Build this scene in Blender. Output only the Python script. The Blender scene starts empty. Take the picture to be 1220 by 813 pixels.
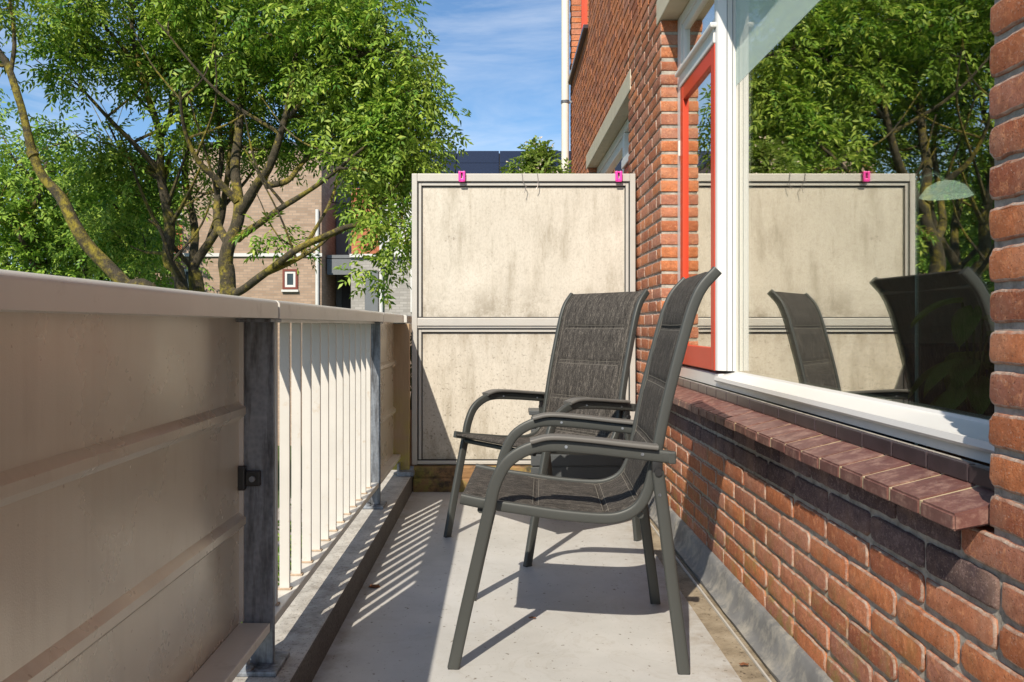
import bpy, bmesh, math, random
import numpy as np
from mathutils import Vector, Matrix, noise
R = random.Random(7)
NR = np.random.RandomState(11)
SC = bpy.context.scene
COL = SC.collection
F, CX, HY, EYE = 975.0, 596.0, 388.0, 0.92     # lens in photo pixels, vanishing point, eye height


def at(px, py, Y):
    """the point at distance Y that the photograph shows at (px, py)"""
    return Vector(((px - CX) * Y / F, Y, EYE + (HY - py) * Y / F))


# ------------------------------------------------------------------ objects
class MB:
    def __init__(self):
        self.v, self.f, self.m, self.s = [], [], [], []

    def add(self, verts, faces, mi=0, smooth=False):
        n = len(self.v)
        self.v.extend([tuple(p) for p in verts])
        for f in faces:
            self.f.append([i + n for i in f]); self.m.append(mi); self.s.append(smooth)
        return self

    def box(self, x0, x1, y0, y1, z0, z1, mi=0):
        v = [(x, y, z) for x in (x0, x1) for y in (y0, y1) for z in (z0, z1)]
        return self.add(v, [(0, 1, 3, 2), (4, 6, 7, 5), (0, 4, 5, 1), (2, 3, 7, 6), (0, 2, 6, 4), (1, 5, 7, 3)], mi)

    def bbox(self, x0, x1, y0, y1, z0, z1, b=.003, mi=0):
        """box with chamfered edges"""
        bm = bmesh.new()
        bmesh.ops.create_cube(bm, size=1)
        bmesh.ops.scale(bm, vec=(x1 - x0, y1 - y0, z1 - z0), verts=bm.verts)
        bmesh.ops.translate(bm, vec=((x0 + x1) / 2, (y0 + y1) / 2, (z0 + z1) / 2), verts=bm.verts)
        b = min(b, .45 * min(x1 - x0, y1 - y0, z1 - z0))
        bmesh.ops.bevel(bm, geom=list(bm.edges), offset=b, segments=2, profile=.6, affect='EDGES')
        bm.verts.index_update()
        self.add([v.co[:] for v in bm.verts], [[v.index for v in f.verts] for f in bm.faces], mi)
        bm.free()
        return self

    def prism(self, prof, p0, p1, axis='y', mi=0, smooth=False):
        """closed profile [(a, b)] swept along an axis from p0 to p1"""
        def c(a, b, t):
            return (a, t, b) if axis == 'y' else ((t, a, b) if axis == 'x' else (a, b, t))
        n = len(prof)
        v = [c(a, b, p0) for a, b in prof] + [c(a, b, p1) for a, b in prof]
        self.add(v, [(i, (i + 1) % n, n + (i + 1) % n, n + i) for i in range(n)], mi, smooth)
        self.add(v, [tuple(range(n))[::-1], tuple(range(n, 2 * n))], mi)
        return self

    def tube(self, pts, rad, seg=8, mi=0, caps=True):
        pts = [Vector(p) for p in pts]
        if not hasattr(rad, '__len__'):
            rad = [rad] * len(pts)
        v = []; up = None
        for i, p in enumerate(pts):
            t = (pts[min(i + 1, len(pts) - 1)] - pts[max(i - 1, 0)]).normalized()
            if up is None:
                up = t.orthogonal().normalized()
            up = (up - t * up.dot(t)); up = up.normalized() if up.length > 1e-6 else t.orthogonal().normalized()
            w = t.cross(up)
            for k in range(seg):
                a = 2 * math.pi * k / seg
                v.append(p + (up * math.cos(a) + w * math.sin(a)) * rad[i])
        f = []
        for i in range(len(pts) - 1):
            for k in range(seg):
                a = i * seg + k; b = i * seg + (k + 1) % seg
                f.append((a, b, b + seg, a + seg))
        if caps:
            f.append(tuple(range(seg))[::-1]); f.append(tuple(range((len(pts) - 1) * seg, len(pts) * seg)))
        return self.add(v, f, mi, True)

    def ribbon_tube(self, pts, a, b, wdir, mi=0, seg=16, power=4.5):
        """rounded flat tube: a = half size in the plane of the path, b = half size along wdir"""
        pts = [Vector(p) for p in pts]; w = Vector(wdir).normalized(); v = []
        for i, p in enumerate(pts):
            t = (pts[min(i + 1, len(pts) - 1)] - pts[max(i - 1, 0)]).normalized()
            n = t.cross(w).normalized()
            for k in range(seg):
                th = 2 * math.pi * (k + .5) / seg
                c, s = math.cos(th), math.sin(th)
                cc = math.copysign(abs(c) ** (2 / power), c); ss = math.copysign(abs(s) ** (2 / power), s)
                v.append(p + n * (a * cc) + w * (b * ss))
        f = [(i * seg + k, i * seg + (k + 1) % seg, (i + 1) * seg + (k + 1) % seg, (i + 1) * seg + k)
             for i in range(len(pts) - 1) for k in range(seg)]
        f += [tuple(range(seg))[::-1], tuple(range((len(pts) - 1) * seg, len(pts) * seg))]
        return self.add(v, f, mi, True)

    def lathe(self, prof, cx, cy, seg=24, mi=0):
        v = []; n = len(prof)
        for k in range(seg):
            a = 2 * math.pi * k / seg
            for r, z in prof:
                v.append((cx + r * math.cos(a), cy + r * math.sin(a), z))
        f = [(k * n + i, ((k + 1) % seg) * n + i, ((k + 1) % seg) * n + i + 1, k * n + i + 1) for k in range(seg) for i in range(n - 1)]
        return self.add(v, f, mi, True)

    def build(self, name, mats, parent=None, auto=True):
        me = bpy.data.meshes.new(name)
        me.from_pydata(self.v, [], self.f)
        for m in (mats if isinstance(mats, (list, tuple)) else [mats]):
            me.materials.append(m)
        me.polygons.foreach_set('material_index', self.m)
        me.polygons.foreach_set('use_smooth', self.s)
        me.update()
        if any(self.s) and auto:
            try:
                me.set_sharp_from_angle(angle=math.radians(42))
            except Exception:
                pass
        o = bpy.data.objects.new(name, me); COL.objects.link(o)
        if parent:
            o.parent = parent
            o.matrix_parent_inverse = Matrix.Identity(4)
            if parent.get('world_built'):
                pass
        return o


def tag(o, label=None, cat=None, group=None, kind=None):
    if label: o['label'] = label
    if cat: o['category'] = cat
    if group: o['group'] = group
    if kind: o['kind'] = kind
    return o


def thing(name, label, cat, loc=(0, 0, 0), rz=0, group=None):
    o = bpy.data.objects.new(name, None); COL.objects.link(o)
    o.empty_display_size = .1
    o.location = loc; o.rotation_euler = (0, 0, rz)
    return tag(o, label, cat, group)


def copy_tree(o, parent=None):
    c = o.copy(); COL.objects.link(c); c.parent = parent
    for ch in list(o.children):
        copy_tree(ch, c)
    return c


# ------------------------------------------------------------------ materials
def newmat(name):
    m = bpy.data.materials.new(name); m.use_nodes = True
    nt = m.node_tree; b = nt.nodes['Principled BSDF']
    return m, nt, b


class N:
    """small node-graph helper"""
    def __init__(self, nt):
        self.nt = nt; self.tc = nt.nodes.new('ShaderNodeTexCoord'); self.geo = None

    def lk(self, a, b): self.nt.links.new(a, b)

    def map(self, scale=(1, 1, 1), rot=(0, 0, 0), src='Object'):
        m = self.nt.nodes.new('ShaderNodeMapping'); m.inputs['Scale'].default_value = scale; m.inputs['Rotation'].default_value = rot
        self.lk(self.tc.outputs[src], m.inputs['Vector']); return m.outputs[0]

    def noise(self, scale=5, detail=4, rough=.55, vec=None, dist=0):
        n = self.nt.nodes.new('ShaderNodeTexNoise'); n.inputs['Scale'].default_value = scale
        n.inputs['Detail'].default_value = detail; n.inputs['Roughness'].default_value = rough; n.inputs['Distortion'].default_value = dist
        self.lk(vec if vec is not None else self.tc.outputs['Object'], n.inputs['Vector']); return n.outputs[0]

    def ramp(self, fac, stops, interp='LINEAR'):
        r = self.nt.nodes.new('ShaderNodeValToRGB'); r.color_ramp.interpolation = interp
        e = r.color_ramp.elements
        while len(e) < len(stops): e.new(.5)
        for i, (p, c) in enumerate(stops):
            e[i].position = p; e[i].color = (c if len(c) == 4 else (*c, 1)) if hasattr(c, '__len__') else (c, c, c, 1)
        self.lk(fac, r.inputs[0]); return r.outputs[0]

    def mix(self, fac, a, b, mode='MIX'):
        m = self.nt.nodes.new('ShaderNodeMix'); m.data_type = 'RGBA'; m.blend_type = mode
        for sock, val in ((m.inputs[0], fac), (m.inputs[6], a), (m.inputs[7], b)):
            if hasattr(val, 'is_output') or isinstance(val, bpy.types.NodeSocket): self.lk(val, sock)
            elif hasattr(val, '__len__'): sock.default_value = (*val[:3], 1)
            else: sock.default_value = val
        return m.outputs[2]

    def math(self, op, a, b=0.0):
        m = self.nt.nodes.new('ShaderNodeMath'); m.operation = op
        for sock, val in ((m.inputs[0], a), (m.inputs[1], b)):
            if isinstance(val, bpy.types.NodeSocket): self.lk(val, sock)
            else: sock.default_value = val
        return m.outputs[0]

    def island(self):
        if not self.geo: self.geo = self.nt.nodes.new('ShaderNodeNewGeometry')
        return self.geo.outputs['Random Per Island']

    def xyz(self, src='Object'):
        s = self.nt.nodes.new('ShaderNodeSeparateXYZ'); self.lk(self.tc.outputs[src], s.inputs[0]); return s.outputs

    def bump(self, h, strength=.3, dist=.002, chain=None):
        b = self.nt.nodes.new('ShaderNodeBump'); b.inputs['Strength'].default_value = strength; b.inputs['Distance'].default_value = dist
        self.lk(h, b.inputs['Height'])
        if chain is not None: self.lk(chain, b.inputs['Normal'])
        return b.outputs[0]


def simple(name, col, rough=.5, metal=0, spec=.5, var=.08, nscale=6, bump=0, bscale=200, coat=0, dirt=None, dscale=4, dlo=.55, dhi=.75):
    m, nt, b = newmat(name); g = N(nt)
    n = g.noise(nscale, 5)
    c = g.mix(n, tuple(x * (1 - var * 2) for x in col), tuple(min(1, x * (1 + var * 2)) for x in col))
    if dirt:
        c = g.mix(g.ramp(g.noise(dscale, 8, .7), [(dlo, 0), (dhi, 1)]), c, dirt)
    g.lk(c, b.inputs['Base Color'])
    b.inputs['Roughness'].default_value = rough; b.inputs['Metallic'].default_value = metal
    b.inputs['Specular IOR Level'].default_value = spec; b.inputs['Coat Weight'].default_value = coat
    if bump:
        g.lk(g.bump(g.noise(bscale, 3), bump, .001), b.inputs['Normal'])
    return m


def mat_brick(name, stops, moss=.0, rough=.9, edge=0):
    m, nt, b = newmat(name); g = N(nt)
    base = g.ramp(g.island(), stops)
    n1 = g.noise(38, 6, .7); n2 = g.noise(9, 4)
    c = g.mix(g.ramp(n1, [(.38, 0), (.66, .6)]), base, tuple(x * .5 for x in stops[1][1]))
    c = g.mix(g.ramp(g.noise(60, 5, .7, None, .8), [(.52, 0), (.68, .55)]), c, tuple(min(.7, x * 1.45 + .04) for x in stops[2][1]))
    c = g.mix(g.ramp(n2, [(.5, 0), (.75, .4)]), c, (.44, .27, .19))
    c = g.mix(g.ramp(g.noise(210, 4, .7), [(.58, 0), (.68, .5)]), c, (.50, .40, .33))
    c = g.mix(g.ramp(g.noise(260, 3, .6, g.map((1, .8, 1.3))), [(.60, 0), (.68, .75)]), c, tuple(x * .30 for x in stops[0][1]))
    if edge:
        c = g.mix(g.ramp(g.noise(24, 6, .75), [(.42, .05), (.62, edge)]), c, (.50, .45, .38))
    if moss:
        z = g.xyz()[2]
        low = g.ramp(z, [(.08, 1), (.42, 0)])
        mm = g.math('MULTIPLY', low, g.ramp(g.noise(14, 6, .7), [(.5, 0), (.62, .75)]))
        c = g.mix(mm, c, (.24, .20, .055))
        mm = g.ramp(g.noise(3.2, 6, .75), [(.62, 0), (.72, .5)])
        c = g.mix(g.math('MULTIPLY', mm, g.ramp(z, [(.1, 1), (1.0, .25)])), c, (.27, .20, .08))
    g.lk(c, b.inputs['Base Color'])
    b.inputs['Roughness'].default_value = rough; b.inputs['Specular IOR Level'].default_value = .25
    nb = g.bump(g.noise(75, 7, .8), .9, .006)
    nb = g.bump(g.noise(420, 3, .7), .8, .0016, nb)
    g.lk(nb, b.inputs['Normal'])
    return m


M = {}
M['brick'] = mat_brick('brick_red', [(0, (.27, .085, .048)), (.25, (.44, .145, .060)), (.5, (.55, .19, .075)), (.75, (.44, .19, .125)), (1, (.30, .115, .075))], moss=1)
M['brick_edge'] = mat_brick('brick_lime_edge', [(0, (.28, .12, .07)), (.35, (.36, .15, .09)), (.7, (.44, .20, .12)), (1, (.32, .15, .10))], moss=1, edge=.7)
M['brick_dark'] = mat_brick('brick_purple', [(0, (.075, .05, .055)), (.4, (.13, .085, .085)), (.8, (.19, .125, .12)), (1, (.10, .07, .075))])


def mat_mortar():
    m, nt, b = newmat('mortar'); g = N(nt)
    c = g.ramp(g.noise(30, 8, .7), [(.3, (.17, .155, .13)), (.5, (.34, .31, .265)), (.75, (.48, .44, .38))])
    z = g.xyz()[2]
    mm = g.math('MULTIPLY', g.ramp(z, [(.08, 1), (.4, 0)]), g.ramp(g.noise(12, 6, .7), [(.45, 0), (.6, .8)]))
    c = g.mix(mm, c, (.25, .22, .05))
    g.lk(c, b.inputs['Base Color']); b.inputs['Roughness'].default_value = 1
    g.lk(g.bump(g.noise(150, 6, .7), .9, .004), b.inputs['Normal'])
    return m


M['mortar'] = mat_mortar()
M['tile'] = simple('sill_tile', (.125, .054, .045), .46, spec=.5, var=.22, nscale=14, bump=.5, bscale=110, dirt=(.30, .18, .14), dscale=30, dlo=.48, dhi=.72)
M['tile_dark'] = simple('glazed_upstand_tile', (.045, .032, .036), .3, var=.2, nscale=20, bump=.2, bscale=80)
M['grout'] = simple('grout', (.42, .33, .20), .95, var=.2, nscale=30, dirt=(.3, .22, .06), dscale=20, dlo=.5, dhi=.65)
M['white'] = simple('white_paint', (.62, .61, .59), .32, var=.02, bump=.08, bscale=120, dirt=(.55, .53, .48), dscale=18, dlo=.64, dhi=.9)
M['cream'] = simple('cream_concrete', (.50, .44, .33), .7, var=.08, nscale=14, bump=.3, bscale=150, dirt=(.3, .27, .2), dscale=6, dlo=.55, dhi=.85)
M['red'] = simple('red_paint', (.56, .050, .018), .42, var=.08, spec=.3, dirt=(.36, .06, .03), dscale=20, dlo=.6, dhi=.85)
M['rubber'] = simple('black_rubber', (.012, .012, .013), .6)
M['lead'] = simple('lead_flashing', (.17, .17, .17), .6, metal=.2, var=.3, nscale=10, bump=.7, bscale=50, dirt=(.33, .31, .27), dscale=16, dlo=.46, dhi=.66)
M['pipe'] = simple('pvc_pipe', (.66, .63, .56), .45, var=.04)
M['cap'] = simple('capping_aluminium', (.585, .56, .51), .38, metal=.15, var=.06, nscale=5, bump=.1, bscale=300, dirt=(.36, .32, .27), dscale=9, dlo=.55, dhi=.8)
M['slat'] = simple('slat_paint', (.52, .50, .465), .42, var=.06, nscale=9, bump=.12, bscale=260, dirt=(.44, .36, .27), dscale=22, dlo=.6, dhi=.74)
M['rusty'] = simple('rusty_weld', (.36, .27, .19), .8, var=.35, nscale=60)
M['chair_metal'] = simple('chair_powdercoat', (.054, .057, .053), .5, metal=.25, var=.04, bump=.12, bscale=700)
M['arm_pad'] = simple('armrest_plastic', (.105, .10, .092), .55, var=.04, bump=.1, bscale=500)
M['black_plastic'] = simple('black_plastic', (.015, .015, .016), .45)
M['crate'] = simple('grey_plastic', (.055, .06, .063), .5, var=.1, bump=.1)
M['pink'] = simple('pink_plastic', (.80, .05, .36), .35, var=.03)
M['wire'] = simple('wire', (.25, .22, .2), .4, metal=.8)
M['inner_wall'] = simple('interior_plaster', (.30, .29, .27), .9, var=.03)
M['inner_floor'] = simple('interior_floor', (.12, .09, .07), .6, var=.2)
M['ceiling_white'] = simple('ceiling_paint', (.8, .8, .78), .9)
M['sofa'] = simple('blue_fabric', (.03, .05, .09), .95, var=.2, nscale=60, bump=.5, bscale=400)
M['lamp'] = simple('lamp_shade', (.62, .66, .58), .5)
M['lamp_glow'] = simple('glowing_shade', (.75, .8, .7), .6)
_b = M['lamp_glow'].node_tree.nodes['Principled BSDF']; _b.inputs['Emission Color'].default_value = (.72, .88, .70, 1); _b.inputs['Emission Strength'].default_value = .55
M['terracotta'] = simple('terracotta', (.34, .15, .09), .85, var=.15)


def mat_galv():
    m, nt, b = newmat('galvanised_steel'); g = N(nt)
    v = nt.nodes.new('ShaderNodeTexVoronoi'); v.inputs['Scale'].default_value = 90; g.lk(g.tc.outputs['Object'], v.inputs['Vector'])
    c = g.mix(g.noise(14, 6, .65), (.085, .10, .125), (.26, .285, .32))
    c = g.mix(g.math('MULTIPLY', v.outputs[0], .5), c, (.34, .36, .39))
    s = g.noise(5, 5, .7, g.map((4, 4, .5)))
    c = g.mix(g.ramp(s, [(.47, 0), (.62, .85)]), c, (.040, .038, .040))
    g.lk(c, b.inputs['Base Color']); b.inputs['Roughness'].default_value = .5; b.inputs['Metallic'].default_value = .35
    g.lk(g.bump(g.noise(120, 4), .25, .001), b.inputs['Normal'])
    return m


M['galv'] = mat_galv()


def mat_panel():
    m, nt, b = newmat('painted_panel'); g = N(nt)
    c = g.mix(g.noise(2.2, 4, .6), (.52, .48, .40), (.64, .595, .505))
    c = g.mix(g.ramp(g.noise(26, 6, .7, g.map((1, 1, .25))), [(.55, 0), (.85, .35)]), c, (.33, .27, .21))
    c = g.mix(g.ramp(g.noise(1.0, 3, .5, g.map((1, 22, .8))), [(.55, 0), (.85, .30)]), c, (.36, .31, .25))
    c = g.mix(g.ramp(g.noise(70, 1, .4), [(.765, 0), (.78, .5)]), c, (.25, .19, .13))
    z = g.xyz()[2]
    c = g.mix(g.math('MULTIPLY', g.ramp(z, [(.88, 0), (.935, 1)]), g.ramp(g.noise(22, 5, .7), [(.4, 0), (.6, .6)])), c, (.10, .07, .05))
    g.lk(c, b.inputs['Base Color']); g.lk(g.ramp(g.noise(4, 5, .6), [(.3, .22), (.7, .36)]), b.inputs['Roughness'])
    b.inputs['Specular IOR Level'].default_value = .8; b.inputs['Metallic'].default_value = .35; b.inputs['Coat Weight'].default_value = .35; b.inputs['Coat Roughness'].default_value = .22
    nb = g.bump(g.noise(330, 2, .5), .22, .001)
    nb = g.bump(g.noise(2.5, 2), .35, .03, nb)
    g.lk(nb, b.inputs['Normal'])
    return m


M['panel'] = mat_panel()


def mat_board():
    """weathered cream screen board with vertical runs and specks"""
    m, nt, b = newmat('weathered_board'); g = N(nt)
    c = g.mix(g.noise(3, 5, .6), (.46, .42, .355), (.56, .52, .45))
    v = g.map((26, 1, 1.6))
    c = g.mix(g.ramp(g.noise(1.6, 7, .72, v), [(.5, 0), (.74, .42)]), c, (.36, .31, .235))
    x = g.xyz()
    # broad smudges
    c = g.mix(g.ramp(g.noise(5.0, 8, .75, g.map((1.8, 1, .42))), [(.5, 0), (.66, .65)]), c, (.27, .235, .175))
    # specks, more of them towards the foot
    # grime gathered under the top edge of each board and rising from its foot
    z_ = x[2]
    for za, zb in ((1.56, 1.52), (.745, .70)):
        band = g.ramp(z_, [(zb - .10, 0), (za, 1)])
        band = g.math('MULTIPLY', band, g.ramp(z_, [(za + .012, 1), (za + .02, 0)]))
        c = g.mix(g.math('MULTIPLY', band, g.ramp(g.noise(7, 6, .75, g.map((2.2, 1, .5))), [(.40, 0), (.66, .8)])), c, (.25, .20, .13))
    for za in (.0, .80):
        band = g.math('MULTIPLY', g.ramp(z_, [(za + .01, 1), (za + .20, 0)]), g.ramp(z_, [(za - .004, 0), (za, 1)]))
        c = g.mix(g.math('MULTIPLY', band, g.ramp(g.noise(11, 6, .75), [(.42, 0), (.62, .8)])), c, (.21, .18, .13))
    c = g.mix(g.ramp(g.noise(2.1, 4, .6), [(.50, 0), (.66, .5)]), c, (.62, .575, .50))
    sp = g.ramp(g.noise(75, 3, .6), [(.60, 0), (.67, 1)])
    lo = g.ramp(x[2], [(.15, .8), (1.0, .25)])
    c = g.mix(g.math('MULTIPLY', sp, lo), c, (.17, .15, .12))
    sp2 = g.math('MULTIPLY', g.ramp(g.noise(30, 5, .7, g.map((1, 1, .6))), [(.62, 0), (.7, .8)]), g.ramp(g.noise(3.4, 3), [(.5, 0), (.62, 1)]))
    c = g.mix(sp2, c, (.19, .16, .12))
    # fine weave of the board
    c = g.mix(g.ramp(g.noise(150, 4, .7, g.map((1, 1, .5))), [(.45, 0), (.7, .35)]), c, (.25, .21, .16))
    g.lk(c, b.inputs['Base Color']); b.inputs['Roughness'].default_value = .62
    nb = g.bump(g.noise(60, 4, .6, g.map((8, 1, 1))), .15, .001)
    g.lk(nb, b.inputs['Normal'])
    return m


M['board'] = mat_board()
M['screen_frame'] = simple('screen_frame_alu', (.44, .42, .385), .45, metal=.1, var=.06, nscale=7, dirt=(.42, .38, .32), dscale=12, dlo=.56, dhi=.78)


def mat_wood(name, a, b_, moss):
    m, nt, b = newmat(name); g = N(nt)
    c = g.mix(g.noise(3, 7, .7, g.map((2, 22, 22)), .6), a, b_)
    c = g.mix(g.ramp(g.noise(6, 6, .7), [(.48, 0), (.62, moss)]), c, (.20, .19, .035))
    c = g.mix(g.ramp(g.noise(8, 6, .75), [(.46, 0), (.60, .9)]), c, (.028, .020, .014))
    g.lk(c, b.inputs['Base Color']); b.inputs['Roughness'].default_value = .8
    g.lk(g.bump(g.noise(8, 6, .7, g.map((3, 40, 40))), .6, .004), b.inputs['Normal'])
    return m


M['timber'] = mat_wood('mossy_timber', (.10, .05, .02), (.34, .19, .08), .9)


def mat_post_wood():
    m, nt, b = newmat('post_wood'); g = N(nt)
    c = g.mix(g.noise(3, 7, .7, g.map((22, 22, 1.6)), .6), (.26, .175, .10), (.44, .32, .20))
    c = g.mix(g.math('MULTIPLY', g.ramp(g.xyz()[2], [(.2, 1), (.6, 0)]), g.ramp(g.noise(6, 5), [(.38, 0), (.55, .9)])), c, (.36, .31, .06))
    g.lk(c, b.inputs['Base Color']); b.inputs['Roughness'].default_value = .8
    g.lk(g.bump(g.noise(8, 6, .7, g.map((30, 30, 2))), .5, .003), b.inputs['Normal'])
    return m


M['post_wood'] = mat_post_wood()


def mat_fabric():
    m, nt, b = newmat('melange_textilene'); g = N(nt)
    n1 = g.noise(1, 4, .8, g.map((38, 420, 1), (0, 0, 0), 'UV'))
    n2 = g.noise(1, 3, .7, g.map((260, 130, 1), (0, 0, 0), 'UV'))
    n3 = g.noise(1, 3, .6, g.map((9, 60, 1), (0, 0, 0), 'UV'))
    n = g.math('ADD', g.math('MULTIPLY', n1, .60), g.math('ADD', g.math('MULTIPLY', n2, .22), g.math('MULTIPLY', n3, .18)))
    c = g.ramp(n, [(.38, (.008, .0075, .0075)), (.47, (.030, .027, .024)), (.54, (.075, .066, .058)), (.64, (.24, .215, .185))])
    g.lk(c, b.inputs['Base Color']); b.inputs['Roughness'].default_value = .9; b.inputs['Specular IOR Level'].default_value = .2
    g.lk(g.bump(g.noise(1, 2, .5, g.map((600, 600, 1), (0, 0, 0), 'UV')), .6, .0012), b.inputs['Normal'])
    return m


M['fabric'] = mat_fabric()
M['stitch'] = simple('seam_thread', (.16, .145, .12), .9)


def mat_concrete():
    m, nt, b = newmat('kerb_concrete'); g = N(nt)
    c = g.ramp(g.noise(7, 8, .72), [(.3, (.22, .205, .185)), (.5, (.42, .40, .365)), (.75, (.56, .535, .49))])
    c = g.mix(g.ramp(g.noise(26, 6, .75), [(.52, 0), (.64, .6)]), c, (.19, .165, .14))
    c = g.mix(g.ramp(g.noise(110, 4, .6), [(.58, 0), (.66, .8)]), c, (.09, .08, .07))
    nz = nt.nodes.new('ShaderNodeNewGeometry'); s = nt.nodes.new('ShaderNodeSeparateXYZ'); g.lk(nz.outputs['Normal'], s.inputs[0])
    side = g.ramp(s.outputs[0], [(.3, 0), (.8, 1)])
    # the upright inner face has its shade darkened into the colour
    c = g.mix(g.math('MULTIPLY', side, .85), c, g.mix(g.ramp(g.noise(120, 5, .7), [(.4, 0), (.65, 1)]), (.022, .02, .019), (.11, .10, .09)))
    g.lk(c, b.inputs['Base Color']); b.inputs['Roughness'].default_value = .9
    nb = g.bump(g.noise(60, 6, .7), .5, .004)
    g.lk(g.bump(g.noise(300, 3, .6), .6, .002, nb), b.inputs['Normal'])
    return m


M['kerb'] = mat_concrete()


def mat_floor():
    m, nt, b = newmat('floor_sheet'); g = N(nt)
    c = g.ramp(g.noise(2.4, 7, .66), [(.3, (.36, .355, .34)), (.6, (.43, .425, .41)), (.85, (.49, .485, .47))])
    c = g.mix(g.ramp(g.noise(9, 6, .7, None, 1.2), [(.58, 0), (.74, .3)]), c, (.33, .30, .26))
    x = g.xyz()[0]
    e1 = g.ramp(x, [(.44, 0), (.63, 1)]); e2 = g.math('SUBTRACT', 1.0, g.ramp(g.math('ADD', x, .5), [(.015, 0), (.12, 1)]))
    ed = g.math('MULTIPLY', g.math('MAXIMUM', e1, e2), g.ramp(g.noise(10, 7, .75), [(.42, 0), (.62, .75)]))
    c = g.mix(ed, c, (.24, .20, .15))
    ring = g.noise(3.1, 5, .6, None, 1.5)
    c = g.mix(g.ramp(ring, [(.53, 0), (.545, .28), (.56, .05), (.7, .12)]), c, (.30, .275, .235))
    c = g.mix(g.ramp(g.noise(62, 2, .5), [(.69, 0), (.725, .8)]), c, (.10, .075, .05))
    c = g.mix(g.ramp(g.noise(190, 2, .5), [(.70, 0), (.74, .6)]), c, (.12, .09, .06))
    g.lk(c, b.inputs['Base Color'])
    g.lk(g.ramp(g.noise(5, 5), [(.3, .42), (.7, .62)]), b.inputs['Roughness'])
    nb = g.bump(g.noise(420, 2), .16, .001)
    g.lk(g.bump(g.noise(3, 3), .2, .01, nb), b.inputs['Normal'])
    return m


M['floor'] = mat_floor()


def mat_gutter():
    m, nt, b = newmat('dirty_gutter'); g = N(nt)
    c = g.ramp(g.noise(9, 9, .75), [(.28, (.10, .075, .048)), (.5, (.235, .19, .13)), (.75, (.36, .31, .235))])
    c = g.mix(g.ramp(g.noise(85, 3), [(.62, 0), (.68, .9)]), c, (.045, .03, .02))
    g.lk(c, b.inputs['Base Color']); b.inputs['Roughness'].default_value = .85
    g.lk(g.bump(g.noise(60, 6, .7), .5, .003), b.inputs['Normal'])
    return m


M['gutter'] = mat_gutter()


def mat_veil():  # half-clear pale sheet that imitates a veil of light on glass
    m = bpy.data.materials.new('veil_sheet'); m.use_nodes = True; nt = m.node_tree; nt.nodes.clear()
    out = nt.nodes.new('ShaderNodeOutputMaterial'); mx = nt.nodes.new('ShaderNodeMixShader'); mx.inputs[0].default_value = .30
    tr = nt.nodes.new('ShaderNodeBsdfTransparent'); df = nt.nodes.new('ShaderNodeBsdfDiffuse'); df.inputs[0].default_value = (.72, .86, .80, 1)
    nt.links.new(tr.outputs[0], mx.inputs[1]); nt.links.new(df.outputs[0], mx.inputs[2]); nt.links.new(mx.outputs[0], out.inputs[0])
    return m


M['veil'] = mat_veil()


def mat_glass(lo=.16, hi=.92, tint=(.88, .95, .91)):
    """pane: see-through, with the sheen of coated double glazing growing towards grazing"""
    m = bpy.data.materials.new('window_glass'); m.use_nodes = True; nt = m.node_tree; nt.nodes.clear()
    out = nt.nodes.new('ShaderNodeOutputMaterial'); mx = nt.nodes.new('ShaderNodeMixShader')
    tr = nt.nodes.new('ShaderNodeBsdfTransparent'); tr.inputs[0].default_value = (*tint, 1)
    gl = nt.nodes.new('ShaderNodeBsdfGlossy'); gl.inputs['Roughness'].default_value = 0.0
    gl.inputs[0].default_value = (1, .965, .89, 1)
    lw = nt.nodes.new('ShaderNodeLayerWeight'); lw.inputs['Blend'].default_value = .5
    pw_ = nt.nodes.new('ShaderNodeMath'); pw_.operation = 'POWER'; pw_.inputs[1].default_value = 1.5
    ad = nt.nodes.new('ShaderNodeMath'); ad.operation = 'MULTIPLY_ADD'; ad.inputs[1].default_value = 1.0; ad.inputs[2].default_value = .06; ad.use_clamp = True
    nt.links.new(lw.outputs['Facing'], pw_.inputs[0]); nt.links.new(pw_.outputs[0], ad.inputs[0]); nt.links.new(ad.outputs[0], mx.inputs[0])
    nt.links.new(tr.outputs[0], mx.inputs[1]); nt.links.new(gl.outputs[0], mx.inputs[2]); nt.links.new(mx.outputs[0], out.inputs[0])
    return m


M['glass'] = mat_glass()
M['pane_far'] = simple('far_pane', (.03, .045, .06), .08, spec=.9)


def mat_leaf(name, stops, trans=.38):
    m, nt, b = newmat(name); g = N(nt)
    c = g.ramp(g.island(), stops)
    c = g.mix(g.ramp(g.noise(1.6, 3), [(.42, 0), (.62, .55)]), c, stops[-1][1])
    c = g.mix(g.ramp(g.noise(2.3, 2), [(.5, 0), (.66, .5)]), c, stops[0][1])
    g.lk(c, b.inputs['Base Color']); b.inputs['Roughness'].default_value = .5; b.inputs['Specular IOR Level'].default_value = .35
    t = nt.nodes.new('ShaderNodeBsdfTranslucent'); g.lk(g.mix(.5, c, (.16, .30, .02)), t.inputs[0])
    mx = nt.nodes.new('ShaderNodeMixShader'); mx.inputs[0].default_value = trans
    out = nt.nodes['Material Output']
    g.lk(b.outputs[0], mx.inputs[1]); g.lk(t.outputs[0], mx.inputs[2]); g.lk(mx.outputs[0], out.inputs[0])
    return m


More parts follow.
